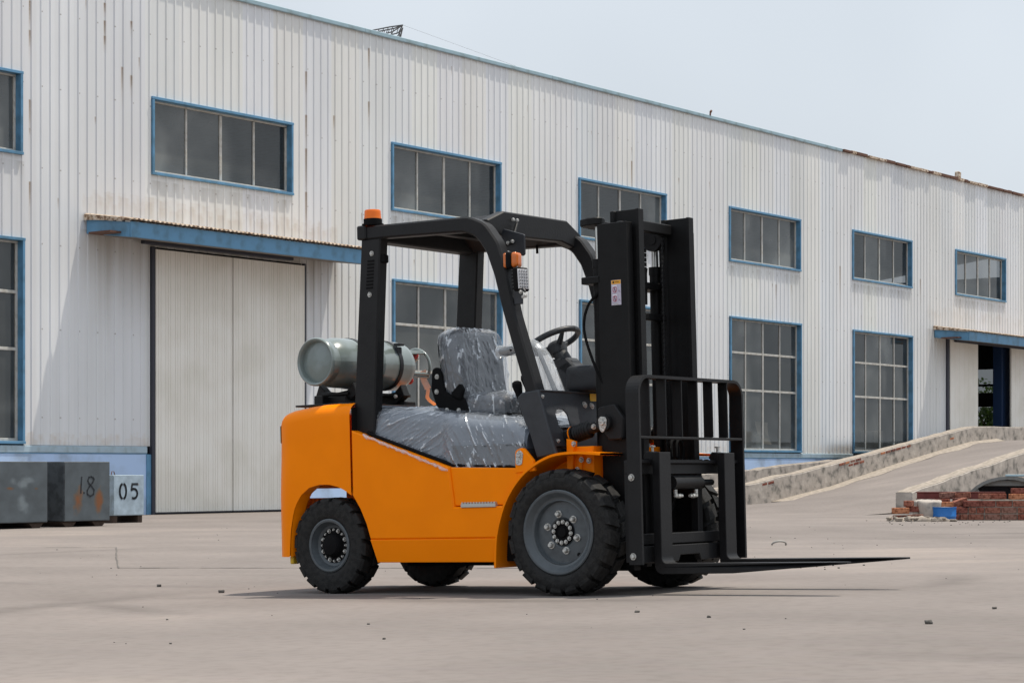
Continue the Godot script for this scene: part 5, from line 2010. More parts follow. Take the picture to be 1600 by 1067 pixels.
func driver_place() -> void:
	var n := FastNoiseLite.new()
	n.seed = 2
	n.frequency = 9.0
	var crease := func(p: Vector3, nn: Vector3) -> Vector3: return p + nn * (n.get_noise_3d(p.x * 2.0, p.y * 0.7, p.z * 1.4)) * 0.006
	var backed := func(p: Vector3, nn: Vector3) -> Vector3: return seat_form(crease.call(p, nn))
	var bk := mb()
	var bxf := Transform3D(Basis(Vector3(0, 0, 1), 0.13), Vector3(-1.045, 1.345, 0.0))
	rbox(bk, Vector3.ZERO, Vector3(0.10, 0.45, 0.475), 0.048, 20, bxf, backed)
	for z in [0.19, -0.19]:
		rbox(bk, Vector3(0.03, -0.045, z * 0.97), Vector3(0.10, 0.33, 0.10), 0.046, 10, bxf, crease)
	var seat := part("seat_backrest", bk, "seat_cloth")
	var shell := mb()
	rbox(shell, Vector3(-0.045, -0.01, 0), Vector3(0.05, 0.45, 0.495), 0.024, 16, bxf, func(p: Vector3, nn: Vector3) -> Vector3: return seat_form(p))
	obj("seat_shell", shell, M.dark, seat)
	var cu := mb()
	rbox(cu, Vector3(-0.875, 1.105, 0), Vector3(0.50, 0.12, 0.49), 0.055, 16, Transform3D.IDENTITY, crease)
	part("seat_cushion", cu, "seat_cloth")
	var hg := mb()
	for s in [1.0, -1.0]:
		ext(hg, rp([Vector2(-1.155, 1.34), Vector2(-1.10, 1.35), Vector2(-1.06, 1.20), Vector2(-0.99, 1.16), Vector2(-0.93, 1.165), Vector2(-0.90, 1.12), Vector2(-0.86, 1.06), Vector2(-1.06, 1.045), Vector2(-1.13, 1.12), Vector2(-1.165, 1.22)], 0.03), 0, 0.243 * s, 0.268 * s, 0.006)
	cb(hg, Vector3(-0.86, 1.045, 0), Vector3(0.48, 0.03, 0.46), 0.008)
	var hgo := part("seat_hinge", hg, "dark")
	for q in [[-1.115, 1.29], [-1.12, 1.20], [-1.045, 1.085], [-0.955, 1.08]]:
		var b := mb()
		hexbolt(b, Vector3(q[0], q[1], 0.268), Vector3(0, 0, 1), 0.010, 0.008)
		obj("bolt", b, M.zinc, hgo)
	var kb := mb()
	ext(kb, rp([Vector2(-1.01, 1.175), Vector2(-0.93, 1.245), Vector2(-0.905, 1.20), Vector2(-0.93, 1.14)], 0.015), 0, 0.255, 0.29, 0.008)
	obj("recline_knob", kb, M.dark, hgo)
	# cowl: leaning front plate with a round cornered window, and right cheek
	var a := Vector3(-0.19, 1.150, 0)
	var b2 := Vector3(-0.088, 0.835, 0)
	var up := (a - b2).normalized()
	var fw := Vector3(up.y, -up.x, 0)
	var cx := Transform3D(Basis(Vector3(0, 0, 1), up, -fw), b2)   # x is the truck's z
	var cp := mb()
	var H := a.distance_to(b2)
	for q in [[0.42, 0.525, 0.0, H], [-0.44, 0.30, 0.0, H], [0.3005, 0.4195, 0.225, H], [0.3005, 0.4195, 0.0, 0.095]]:
		ext(cp, [Vector2(q[0], q[2]), Vector2(q[1], q[2]), Vector2(q[1], q[3]), Vector2(q[0], q[3])], 0, -0.004, 0.004, 0.0, cx)
	for q in [[0.42, 0.095, -1, 1], [0.30, 0.095, 1, 1], [0.42, 0.225, -1, -1], [0.30, 0.225, 1, -1]]:
		ext(cp, [Vector2(q[0], q[1]), Vector2(q[0] + 0.03 * q[2], q[1]), Vector2(q[0], q[1] + 0.03 * q[3])], 0, -0.0035, 0.0035, 0.0, cx)
	var cpo := part("cowl_plate", cp, "graphite")
	var ck := mb()
	ext(ck, rp([Vector2(-0.335, 1.118), Vector2(-0.30, 1.145), Vector2(-0.185, 1.158), Vector2(-0.068, 0.79), Vector2(-0.205, 0.77), Vector2(-0.258, 0.93), Vector2(-0.29, 0.99)], [0.02, 0.02, 0.015, 0.0, 0.0, 0.03, 0.03]), 0, 0.50, 0.53, 0.008)
	obj("cowl_cheek", ck, M.graphite, cpo)
	var ct := mb()
	cb(ct, Vector3(-0.235, 1.152, 0.04), Vector3(0.11, 0.012, 0.94), 0.003)
	obj("cowl_top", ct, M.graphite, cpo)
	for q in [[0.502, H - 0.035], [0.10, H - 0.075], [0.03, H - 0.08], [0.475, 0.03], [0.06, 0.03]]:
		var bb := mb()
		hexbolt(bb, cx * Vector3(q[0], q[1], -0.005), cx.basis * Vector3(0, 0, -1), 0.008 if q[0] > 0.4 or q[1] < 0.1 else 0.013, 0.012)
		obj("bolt", bb, M.zinc, cpo)
	var pl := mb()
	cb(pl, cx * Vector3(-0.01, H - 0.03, -0.008), Vector3(0.004, 0.05, 0.07), 0.001)
	obj("data_plate", pl, M.yellow, cpo)
	var dc := mb()
	rbox(dc, Vector3(-0.165, 1.235, -0.06), Vector3(0.25, 0.155, 0.36), 0.035, 10)
	part("dash_cover", dc, "graphite")
	var sc := mb()
	bar(sc, Vector3(-0.22, 1.05, -0.02), Vector3(-0.365, 1.34, -0.02), 0.13, 0.12, 0.02)
	tube(sc, [Vector3(-0.36, 1.33, -0.02), Vector3(-0.425, 1.42, -0.02)], 0.045, 14)
	ext(sc, rp([Vector2(-0.46, 1.36), Vector2(-0.33, 1.37), Vector2(-0.25, 1.30), Vector2(-0.30, 1.24), Vector2(-0.40, 1.31)], 0.02), 0, -0.08, 0.04, 0.01)
	part("steering_column", sc, "graphite")
	var sw := mb()
	var ctr := Vector3(-0.455, 1.475, -0.02)
	var nrm := Vector3(-0.42, 0.91, 0).normalized()
	var ux := Vector3(nrm.y, -nrm.x, 0)
	var uz := Vector3(0, 0, 1)
	var ring := []
	for k in 41:
		var an := TAU * k / 40.0
		ring.append(ctr + (ux * cos(an) + uz * sin(an)) * 0.155)
	tube(sw, ring, 0.018, 8, false)
	for k in 3:
		var an := 0.5 + TAU * k / 3.0
		tube(sw, [ctr - nrm * 0.05, ctr + (ux * cos(an) + uz * sin(an)) * 0.08 - nrm * 0.03, ctr + (ux * cos(an) + uz * sin(an)) * 0.15], [0.022, 0.017, 0.011], 8)
	lathe(sw, [Vector2(0.0, -0.085), Vector2(0.055, -0.085), Vector2(0.062, -0.06), Vector2(0.058, -0.03), Vector2(0.04, -0.012), Vector2(0, -0.01)], Transform3D(Basis(ux, nrm, uz * -1.0), ctr), 20)
	part("steering_wheel", sw, "graphite")
	for q in [[-0.47, 1.16, 0.33, -0.385, 0.86], [-0.435, 1.20, 0.29, -0.36, 0.86]]:
		var lv := mb()
		tube(lv, [Vector3(q[3], q[4], q[2]), Vector3(lerpf(q[3], q[0], 0.6), lerpf(q[4], q[1], 0.6), q[2]), Vector3(q[0], q[1], q[2])], 0.010, 8)
		var lo := part("control_lever", lv, "dark")
		var kn := mb()
		tube(kn, [Vector3(q[0] + 0.012, q[1] - 0.04, q[2]), Vector3(q[0] + 0.006, q[1], q[2]), Vector3(q[0] - 0.005, q[1] + 0.04, q[2]), Vector3(q[0] - 0.008, q[1] + 0.06, q[2]), Vector3(q[0] - 0.009, q[1] + 0.068, q[2])], [0.014, 0.022, 0.030, 0.027, 0.014], 12)
		obj("lever_knob", kn, M.dark, lo)
	# long bars wrapped in film behind the pillar
	var gb := mb()
	for k in 3:
		var z := 0.20 + k * 0.035
		var pts := [Vector3(-0.60 + k * 0.02, 1.415, z), Vector3(-0.47 + k * 0.01, 1.425, z), Vector3(-0.41 + k * 0.02, 1.40, z), Vector3(-0.37 + k * 0.02, 1.33, z), Vector3(-0.24 + k * 0.015, 1.06, z)]
		tube(gb, arc_pts(pts, 5), 0.010, 8)
	tube(gb, [Vector3(-0.66, 1.412, 0.235), Vector3(-0.62, 1.413, 0.235), Vector3(-0.55, 1.418, 0.235)], [0.02, 0.03, 0.022], 10)
	part("side_lever", gb, "dark")
	var ch := mb()
	for k in 9:
		var t := k / 8.0
		tube(ch, [Vector3(-0.335 + 0.02 * t, 0.86 + 0.10 * t, 0.47), Vector3(-0.332 + 0.02 * t, 0.874 + 0.10 * t, 0.472)], 0.006, 6)
	part("chain_stay", ch, "zinc")


# ---------- mast, carriage and forks ----------
func mast() -> void:
	for s in [1.0, -1.0]:
		var o := mb()
		ext(o, [Vector2(0.36 * s, 0.13), Vector2(0.36 * s, 0.325), Vector2(0.297 * s, 0.325), Vector2(0.297 * s, 0.303), Vector2(0.338 * s, 0.303), Vector2(0.338 * s, 0.152), Vector2(0.285 * s, 0.152), Vector2(0.285 * s, 0.13)].map(func(v: Vector2) -> Vector2: return Vector2(v.y, v.x)), 1, 0.13, 2.075, 0.003)
		part("outer_mast_rail", o, "mast_black")
		var i := mb()
		ext(i, [Vector2(0.292 * s, 0.365), Vector2(0.242 * s, 0.365), Vector2(0.242 * s, 0.345), Vector2(0.257 * s, 0.338), Vector2(0.257 * s, 0.205), Vector2(0.242 * s, 0.198), Vector2(0.242 * s, 0.175), Vector2(0.292 * s, 0.175), Vector2(0.292 * s, 0.198), Vector2(0.277 * s, 0.205), Vector2(0.277 * s, 0.338), Vector2(0.292 * s, 0.345)].map(func(v: Vector2) -> Vector2: return Vector2(v.y, v.x)), 1, 0.15, 2.15, 0.003)
		part("inner_mast_rail", i, "mast_black")
		var ro := mb()
		for y in [2.03, 0.95, 0.35]:
			ro = mb()
			lathe(ro, [Vector2(0, 0.0), Vector2(0.052, 0.0), Vector2(0.055, 0.004), Vector2(0.055, 0.034), Vector2(0.052, 0.038), Vector2(0.0, 0.038)], Transform3D(TO_Z if s > 0 else TO_NEG_Z, Vector3(0.262, y, 0.295 * s)), 20)
			part("mast_roller", ro, "black")
		# lift cylinder behind the rail
		var lc := mb()
		tube(lc, [Vector3(0.095, 0.2, 0.295 * s), Vector3(0.095, 1.86, 0.295 * s)], 0.036, 16)
		tube(lc, [Vector3(0.095, 1.84, 0.295 * s), Vector3(0.095, 1.885, 0.295 * s)], 0.040, 16)
		var lo := part("lift_cylinder", lc, "mast_black")
		var rd := mb()
		tube(rd, [Vector3(0.095, 1.88, 0.295 * s), Vector3(0.095, 2.07, 0.295 * s)], 0.020, 14)
		obj("lift_rod", rd, M.chrome, lo)
		# chain and its wheel
		var cw := mb()
		lathe(cw, [Vector2(0.0, -0.022), Vector2(0.030, -0.022), Vector2(0.030, -0.018), Vector2(0.066, -0.018), Vector2(0.066, -0.013), Vector2(0.055, -0.012), Vector2(0.055, 0.012), Vector2(0.066, 0.013), Vector2(0.066, 0.018), Vector2(0.030, 0.018), Vector2(0.030, 0.024), Vector2(0.0, 0.024)], Transform3D(TO_Z, Vector3(0.155, 2.03, 0.185 * s)), 24)
		part("chain_wheel", cw, "black")
		var ch := mb()
		var y := 0.60
		while y < 2.03:
			cb(ch, Vector3(0.215, y, 0.185 * s), Vector3(0.010, 0.020, 0.022), 0.003)
			cb(ch, Vector3(0.215, y + 0.0135, 0.185 * s), Vector3(0.008, 0.012, 0.012), 0.002)
			y += 0.027
		for k in 8:
			var an := PI * k / 7.0
			cb(ch, Vector3(0, 0, 0), Vector3(0.010, 0.022, 0.022), 0.003, Transform3D(Basis(Vector3(0, 0, 1), an), Vector3(0.155 + cos(an) * 0.062, 2.03 + sin(an) * 0.062, 0.185 * s)))
		y = 2.03
		while y > 1.86:
			cb(ch, Vector3(0.094, y, 0.185 * s), Vector3(0.012, 0.024, 0.024), 0.003)
			y -= 0.027
		tube(ch, [Vector3(0.094, 1.87, 0.185 * s), Vector3(0.094, 1.84, 0.185 * s), Vector3(0.094, 1.66, 0.185 * s)], [0.016, 0.012, 0.010], 8)
		part("lift_chain", ch, "black")
	var tp := mb()
	ext(tp, rp([Vector2(0.15, -0.36), Vector2(0.06, -0.365), Vector2(-0.015, -0.33), Vector2(-0.04, 0.0), Vector2(-0.015, 0.33), Vector2(0.06, 0.365), Vector2(0.15, 0.36), Vector2(0.13, 0.27), Vector2(0.06, 0.22), Vector2(0.05, 0.0), Vector2(0.06, -0.22), Vector2(0.13, -0.27)], 0.05), 1, 2.075, 2.118, 0.006)
	part("mast_top_tie", tp, "mast_black")
	var mt := mb()
	ext(mt, rp([Vector2(0.15, -0.36), Vector2(0.01, -0.36), Vector2(0.01, -0.30), Vector2(0.05, 0.0), Vector2(0.01, 0.30), Vector2(0.01, 0.36), Vector2(0.15, 0.36), Vector2(0.13, 0.0)], 0.01), 1, 1.745, 1.785, 0.004)
	part("mast_tie", mt, "mast_black")
	mt = mb()
	cb(mt, Vector3(0.14, 0.30, 0), Vector3(0.03, 0.30, 0.60), 0.006)
	part("mast_tie", mt, "mast_black")
	for q in [[0.22, 2.085, 0.05, 0.06, 0.50], [0.15, 1.58, 0.03, 0.04, 0.56], [0.22, 0.42, 0.02, 0.30, 0.50]]:
		var xt := mb()
		cb(xt, Vector3(q[0], q[1], 0), Vector3(q[2], q[3], q[4]), 0.005)
		part("inner_crossbar", xt, "mast_black")
	# hoses
	var ho := mb()
	tube(ho, arc_pts([Vector3(0.12, 1.70, 0.33), Vector3(0.055, 1.62, 0.36), Vector3(0.04, 1.48, 0.38), Vector3(0.10, 1.28, 0.37), Vector3(0.17, 1.12, 0.34)], 6), 0.008, 8)
	for k in 2:
		tube(ho, arc_pts([Vector3(0.33, 0.76, -0.05 - k * 0.05), Vector3(0.32, 0.84, -0.06 - k * 0.06), Vector3(0.31, 0.86, -0.12 - k * 0.06), Vector3(0.30, 0.78, -0.17 - k * 0.05), Vector3(0.28, 0.55, -0.16), Vector3(0.27, 0.35, -0.05)], 6), 0.009, 8)
	part("hydraulic_hose", ho, "dark")
	# label on the rail
	var im := Image.create(40, 92, false, Image.FORMAT_RGB8)
	im.fill(Color(0.72, 0.70, 0.76))
	im.fill_rect(Rect2i(1, 1, 38, 14), Color(0.86, 0.60, 0.10))
	im.fill_rect(Rect2i(6, 4, 6, 8), Color(0.18, 0.10, 0.05))
	im.fill_rect(Rect2i(14, 6, 18, 3), Color(0.42, 0.28, 0.08))
	for k in 2:
		var cy := 35 + k * 33
		im.fill_rect(Rect2i(4, cy - 16, 19, 4), Color(0.88, 0.87, 0.90))
		for y in 92:
			for x in 40:
				var r := Vector2(x - 14, (y - cy) * 0.8).length()
				if r < 9.0 and r > 6.6:
					im.set_pixel(x, y, Color(0.62, 0.30, 0.36))
				elif r <= 6.6 and (absi(x - 14 - (y - cy) / 3) < 2 or absi(y - cy - 2) < 1):
					im.set_pixel(x, y, Color(0.34, 0.10, 0.16))
		im.fill_rect(Rect2i(3, cy + 14, 20, 1), Color(0.40, 0.38, 0.48))
		im.fill_rect(Rect2i(27, cy - 14, 1, 26), Color(0.52, 0.52, 0.66))
		im.fill_rect(Rect2i(30, cy + 3, 4, 4), Color(0.46, 0.32, 0.48))
		im.fill_rect(Rect2i(34, cy + 8, 3, 3), Color(0.5, 0.4, 0.5))
	im.fill_rect(Rect2i(8, 88, 20, 2), Color(0.62, 0.60, 0.52))
	var lm := StandardMaterial3D.new()
	lm.albedo_texture = ImageTexture.create_from_image(im)
	lm.roughness = 0.45
	var ls := SurfaceTool.new()
	ls.begin(Mesh.PRIMITIVE_TRIANGLES)
	var q := [Vector2(0, 0), Vector2(1, 0), Vector2(1, 1), Vector2(0, 1)]
	for k in [0, 2, 1, 0, 3, 2]:
		ls.set_uv(Vector2(q[k].x, 1.0 - q[k].y))
		ls.add_vertex(Vector3(lerpf(0.218, 0.283, q[k].x), lerpf(1.612, 1.752, q[k].y), 0.3625))
	obj("warning_label", ls, lm, truck)
	# tilt cylinders
	for s in [1.0, -1.0]:
		var a := Vector3(-0.24, 0.855, 0.36 * s)
		var b := Vector3(0.185, 0.955, 0.39 * s)
		var tc := mb()
		tube(tc, [a, a.lerp(b, 0.45)], 0.042, 16)
		tube(tc, [a.lerp(b, 0.43), a.lerp(b, 0.47)], 0.048, 16)
		for k in 6:
			var f := 0.47 + k * 0.042
			tube(tc, [a.lerp(b, f), a.lerp(b, f + 0.021), a.lerp(b, f + 0.042)], [0.032, 0.050, 0.032], 16)
		tube(tc, [a.lerp(b, 0.70), b], 0.030, 14)
		tube(tc, [b + Vector3(0, 0, -0.03 * s), b + Vector3(0, 0, 0.04 * s)], 0.045, 16)
		var to := part("tilt_cylinder", tc, "black")
		var rg := mb()
		tube(rg, [a.lerp(b, 0.42), a.lerp(b, 0.437)], 0.0495, 18)
		obj("orange_ring", rg, M.orange, to)
		var bk := mb()
		ext(bk, rp([Vector2(0.13, 1.045), Vector2(0.24, 1.06), Vector2(0.30, 0.98), Vector2(0.29, 0.86), Vector2(0.20, 0.86), Vector2(0.13, 0.95)], 0.02), 0, 0.362 * s, 0.40 * s, 0.006)
		obj("mast_lug", bk, M.black, to)
		var pn := mb()
		ext(pn, rp([Vector2(0.155, 0.995), Vector2(0.215, 0.985), Vector2(0.21, 0.935), Vector2(0.185, 0.895), Vector2(0.165, 0.92)], 0.02), 0, 0.432 * s, 0.437 * s, 0.001)
		hexbolt(pn, Vector3(0.187, 0.957, 0.436 * s), Vector3(0, 0, s), 0.016, 0.014)
		obj("pin_plate", pn, M.zinc, to)
		var nb := mb()
		hexbolt(nb, a.lerp(b, 0.83) + Vector3(0, 0, 0.028 * s), Vector3(0, -0.2, s), 0.010, 0.02)
		obj("bolt", nb, M.zinc, to)


func carriage() -> void:
	var tb := mb()
	ext(tb, [Vector2(0.40, 0.66), Vector2(0.455, 0.66), Vector2(0.455, 0.70), Vector2(0.475, 0.735), Vector2(0.44, 0.745), Vector2(0.40, 0.72)], 2, 0, 0.001)
	tb = mb()
	ext(tb, [Vector2(0.395, 0.665), Vector2(0.45, 0.665), Vector2(0.45, 0.715), Vector2(0.475, 0.725), Vector2(0.475, 0.742), Vector2(0.395, 0.732)], 0, -0.545, 0.545, 0.003)
	var t := part("carriage_top_bar", tb, "black")
	var nt := mb()
	for k in 13:
		cb(nt, Vector3(0.463, 0.7435, -0.42 + k * 0.07), Vector3(0.024, 0.006, 0.012), 0.001)
	obj("notch", nt, M.dark, t)
	var lb := mb()
	cb(lb, Vector3(0.425, 0.305, 0), Vector3(0.055, 0.06, 1.0), 0.004)
	var l := part("carriage_bottom_bar", lb, "black")
	var sp := mb()
	ext(sp, [Vector2(-0.48, 0.175), Vector2(-0.12, 0.175), Vector2(-0.10, 0.21), Vector2(0.10, 0.21), Vector2(0.12, 0.175), Vector2(0.48, 0.175), Vector2(0.48, 0.268), Vector2(-0.48, 0.268)], 2, 0.43, 0.468, 0.004)
	obj("shift_plate", sp, M.black, l)
	for z in [0.22, -0.22]:
		var vp := mb()
		cb(vp, Vector3(0.385, 0.46, z), Vector3(0.05, 0.52, 0.05), 0.004)
		part("carriage_plate", vp, "black")
	var sc := mb()
	tube(sc, [Vector3(0.44, 0.615, 0.14), Vector3(0.44, 0.615, -0.16)], 0.038, 18)
	cb(sc, Vector3(0.42, 0.648, -0.02), Vector3(0.04, 0.02, 0.34), 0.004)
	tube(sc, [Vector3(0.44, 0.615, -0.16), Vector3(0.44, 0.615, -0.30)], 0.018, 12)
	var so := part("side_shift_cylinder", sc, "black")
	for z in [0.12, -0.10]:
		var f := mb()
		var d := -1.0 if z > 0 else 1.0
		tube(f, [Vector3(0.455, 0.575, z), Vector3(0.455, 0.535, z)], 0.011, 8)
		tube(f, [Vector3(0.455, 0.54, z - 0.006 * d), Vector3(0.455, 0.54, z + 0.07 * d)], 0.010, 8)
		tube(f, [Vector3(0.455, 0.54, z + 0.02 * d), Vector3(0.455, 0.54, z + 0.045 * d)], 0.014, 6)
		obj("hose_fitting", f, M.zinc, so)
	# load backrest
	var frame := mb()
	var P := [Vector2(0.562, 0.17), Vector2(0.562, 1.205), Vector2(-0.562, 1.205), Vector2(-0.562, 0.17)]
	var o := rp(P, [0.0, 0.10, 0.10, 0.0], 8)
	var P2 := [Vector2(0.545, 0.17), Vector2(0.545, 1.188), Vector2(-0.545, 1.188), Vector2(-0.545, 0.17)]
	var i := rp(P2, [0.0, 0.083, 0.083, 0.0], 8)
	for k in o.size() - 1:
		var q := [o[k], o[k + 1], i[k + 1], i[k]]
		var deep := 0.425
		ext(frame, q, 2, deep, 0.51, 0.0)
	var bo := part("load_backrest", frame, "black")
	var lbr := mb()
	cb(lbr, Vector3(0.49, 0.862, 0), Vector3(0.04, 0.014, 1.088), 0.003)
	obj("lower_rail", lbr, M.black, bo)
	for z in [0.443, 0.277, 0.110, -0.056, -0.222, -0.388]:
		var b := mb()
		cb(b, Vector3(0.475, 1.029, z), Vector3(0.062, 0.318, 0.010), 0.003)
		obj("backrest_bar", b, M.black, bo)
	for z in [0.562, -0.562]:
		for y in [0.645, 0.215]:
			var b := mb()
			hexbolt(b, Vector3(0.452, y, z), Vector3(0, 0, signf(z)), 0.0125, 0.014)
			obj("bolt", b, M.zinc, bo)
	for z in [0.535, -0.535]:
		var ar := mb()
		cb(ar, Vector3(0.415, 0.46, z), Vector3(0.05, 0.56, 0.014), 0.003)
		obj("backrest_arm", ar, M.black, bo)
	# forks
	for z in [0.347, -0.347]:
		var f := mb()
		var side := rp([Vector2(0.487, 0.782), Vector2(0.535, 0.782), Vector2(0.535, 0.172), Vector2(1.645, 0.176), Vector2(1.645, 0.166), Vector2(0.98, 0.118), Vector2(0.487, 0.112)], [0.004, 0.004, 0.035, 0.002, 0.002, 0.3, 0.05], 6)
		var poly := PackedVector2Array(side)
		if Geometry2D.is_polygon_clockwise(poly):
			poly.reverse()
		# width narrows towards the tip
		var half := func(x: float) -> float: return 0.0585 * (1.0 if x < 1.40 else sqrt(maxf(1.0 - pow((x - 1.40) / 0.27, 2), 0.02)))
		var dense := PackedVector2Array()
		for k in poly.size():
			var a := poly[k]
			var b := poly[(k + 1) % poly.size()]
			var m := 1 if absf(a.x - b.x) < 0.3 else 16
			for w in m:
				dense.append(a.lerp(b, float(w) / m))
		var c := 0.003
		var ins := inset(dense, c)
		for k in dense.size():
			var j := (k + 1) % dense.size()
			var a := dense[k]
			var b := dense[j]
			var n2 := Vector2(b.y - a.y, a.x - b.x)
			var ha: float = half.call(a.x)
			var hb: float = half.call(b.x)
			fcn(f, [Vector3(a.x, a.y, z - ha + c), Vector3(b.x, b.y, z - hb + c), Vector3(b.x, b.y, z + hb - c), Vector3(a.x, a.y, z + ha - c)], Vector3(n2.x, n2.y, 0))
			for e in [-1.0, 1.0]:
				fcn(f, [Vector3(a.x, a.y, z + (ha - c) * e), Vector3(b.x, b.y, z + (hb - c) * e), Vector3(ins[j].x, ins[j].y, z + hb * e), Vector3(ins[k].x, ins[k].y, z + ha * e)], Vector3(n2.x, n2.y, 0).normalized() + Vector3(0, 0, e))
		var tr := Geometry2D.triangulate_polygon(ins)
		for k in range(0, tr.size(), 3):
			for e in [-1.0, 1.0]:
				var q := []
				for w in 3:
					var v := ins[tr[k + w]]
					q.append(Vector3(v.x, v.y, z + half.call(v.x) * e))
				fcn(f, q, Vector3(0, 0, e))
		var fo := part("fork", f, "black")
		var hk := mb()
		ext(hk, rp([Vector2(0.42, 0.755), Vector2(0.487, 0.70), Vector2(0.487, 0.782), Vector2(0.445, 0.79)], 0.01), 0, z - 0.05, z + 0.05, 0.004)
		obj("fork_hook", hk, M.black, fo)
		var pin := mb()
		tube(pin, [Vector3(0.455, 0.78, z), Vector3(0.455, 0.812, z)], 0.007, 8)
		lathe(pin, [Vector2(0.0, 0.0), Vector2(0.016, 0.0), Vector2(0.016, 0.008), Vector2(0.0, 0.01)], Transform3D(Basis.IDENTITY, Vector3(0.455, 0.812, z)), 14)
		obj("fork_pin", pin, M.zinc, fo)
	var gz := mb()
	ext(gz, rp([Vector2(0.10, 0.80), Vector2(0.20, 0.78), Vector2(0.22, 0.86), Vector2(0.12, 0.90)], 0.02), 0, 0.10, 0.16, 0.004)
	part("orange_bracket", gz, "orange")
	var gp := mb()
	ext(gp, rp([Vector2(0.17, 0.83), Vector2(0.215, 0.83), Vector2(0.20, 0.97), Vector2(0.16, 0.96)], 0.01), 0, 0.085, 0.095, 0.001)
	part("silver_bracket", gp, "zinc")


func tank_cradle() -> void:
	var c := mb()
	cb(c, Vector3(-1.90, 1.225, 0.0), Vector3(0.22, 0.018, 0.62), 0.003)
	for z in [0.26, -0.20]:
		ext(c, [Vector2(-2.04, 1.29), Vector2(-1.99, 1.245), Vector2(-1.90, 1.232), Vector2(-1.81, 1.245), Vector2(-1.76, 1.29), Vector2(-1.73, 1.22), Vector2(-1.80, 1.17), Vector2(-2.0, 1.17), Vector2(-2.07, 1.22)], 0, z - 0.03, z + 0.03, 0.004)
	cb(c, Vector3(-1.92, 1.185, 0.28), Vector3(0.26, 0.05, 0.10), 0.004)
	cb(c, Vector3(-1.96, 1.17, 0.36), Vector3(0.07, 0.09, 0.06), 0.004)
	cb(c, Vector3(-1.85, 1.16, -0.25), Vector3(0.20, 0.05, 0.12), 0.004)
	cb(c, Vector3(-1.90, 1.152, 0.10), Vector3(0.36, 0.012, 0.74), 0.003)
	var o := part("tank_cradle", c, "black")
	for z in [0.17, -0.17]:
		var s := mb()
		var r := 0.1600
		for k in 40:
			var a := TAU * k / 40.0
			var b := TAU * (k + 1) / 40.0
			var ctr := Vector3(-1.90, 1.418, z)
			var q := []
			for e in [[a, -0.016], [b, -0.016], [b, 0.016], [a, 0.016]]:
				q.append(ctr + Vector3(cos(e[0]) * r, sin(e[0]) * r, e[1]))
			s.set_smooth_group(0)
			fcn(s, q, Vector3(cos(a), sin(a), 0))
			s.set_smooth_group(-1)
			for e in [-0.016, 0.016]:
				fcn(s, [ctr + Vector3(cos(a) * r, sin(a) * r, e), ctr + Vector3(cos(b) * r, sin(b) * r, e), ctr + Vector3(cos(b) * (r - 0.004), sin(b) * (r - 0.004), e), ctr + Vector3(cos(a) * (r - 0.004), sin(a) * (r - 0.004), e)], Vector3(0, 0, e))
		cb(s, Vector3(-1.775, 1.50, z), Vector3(0.035, 0.06, 0.05), 0.006, Transform3D.IDENTITY)
		cb(s, Vector3(-1.765, 1.545, z), Vector3(0.05, 0.018, 0.055), 0.004)
		obj("tank_strap", s, M.strap, o)
	for z in [0.18, -0.12]:
		var rv := mb()
		hexbolt(rv, Vector3(-1.76, 1.215, z), Vector3(0.7, 0, 0.7), 0.008, 0.008)
		obj("rivet", rv, M.zinc, o)


func make_forklift() -> void:
	truck = thing("forklift", "yellow orange forklift truck with black mast and lowered forks in the yard", "forklift", truck_xf())
	counterweight()
	side_panels()
	engine_cover()
	overhead_guard()
	driver_place()
	mast()
	carriage()
	tank_cradle()
	for s in [1.0, -1.0]:
		wheel(0.0, 0.353, 0.525 * s, 0.353, 0.112, 0.233, true)
		wheel(-1.74, 0.292, 0.485 * s, 0.292, 0.090, 0.158, false)


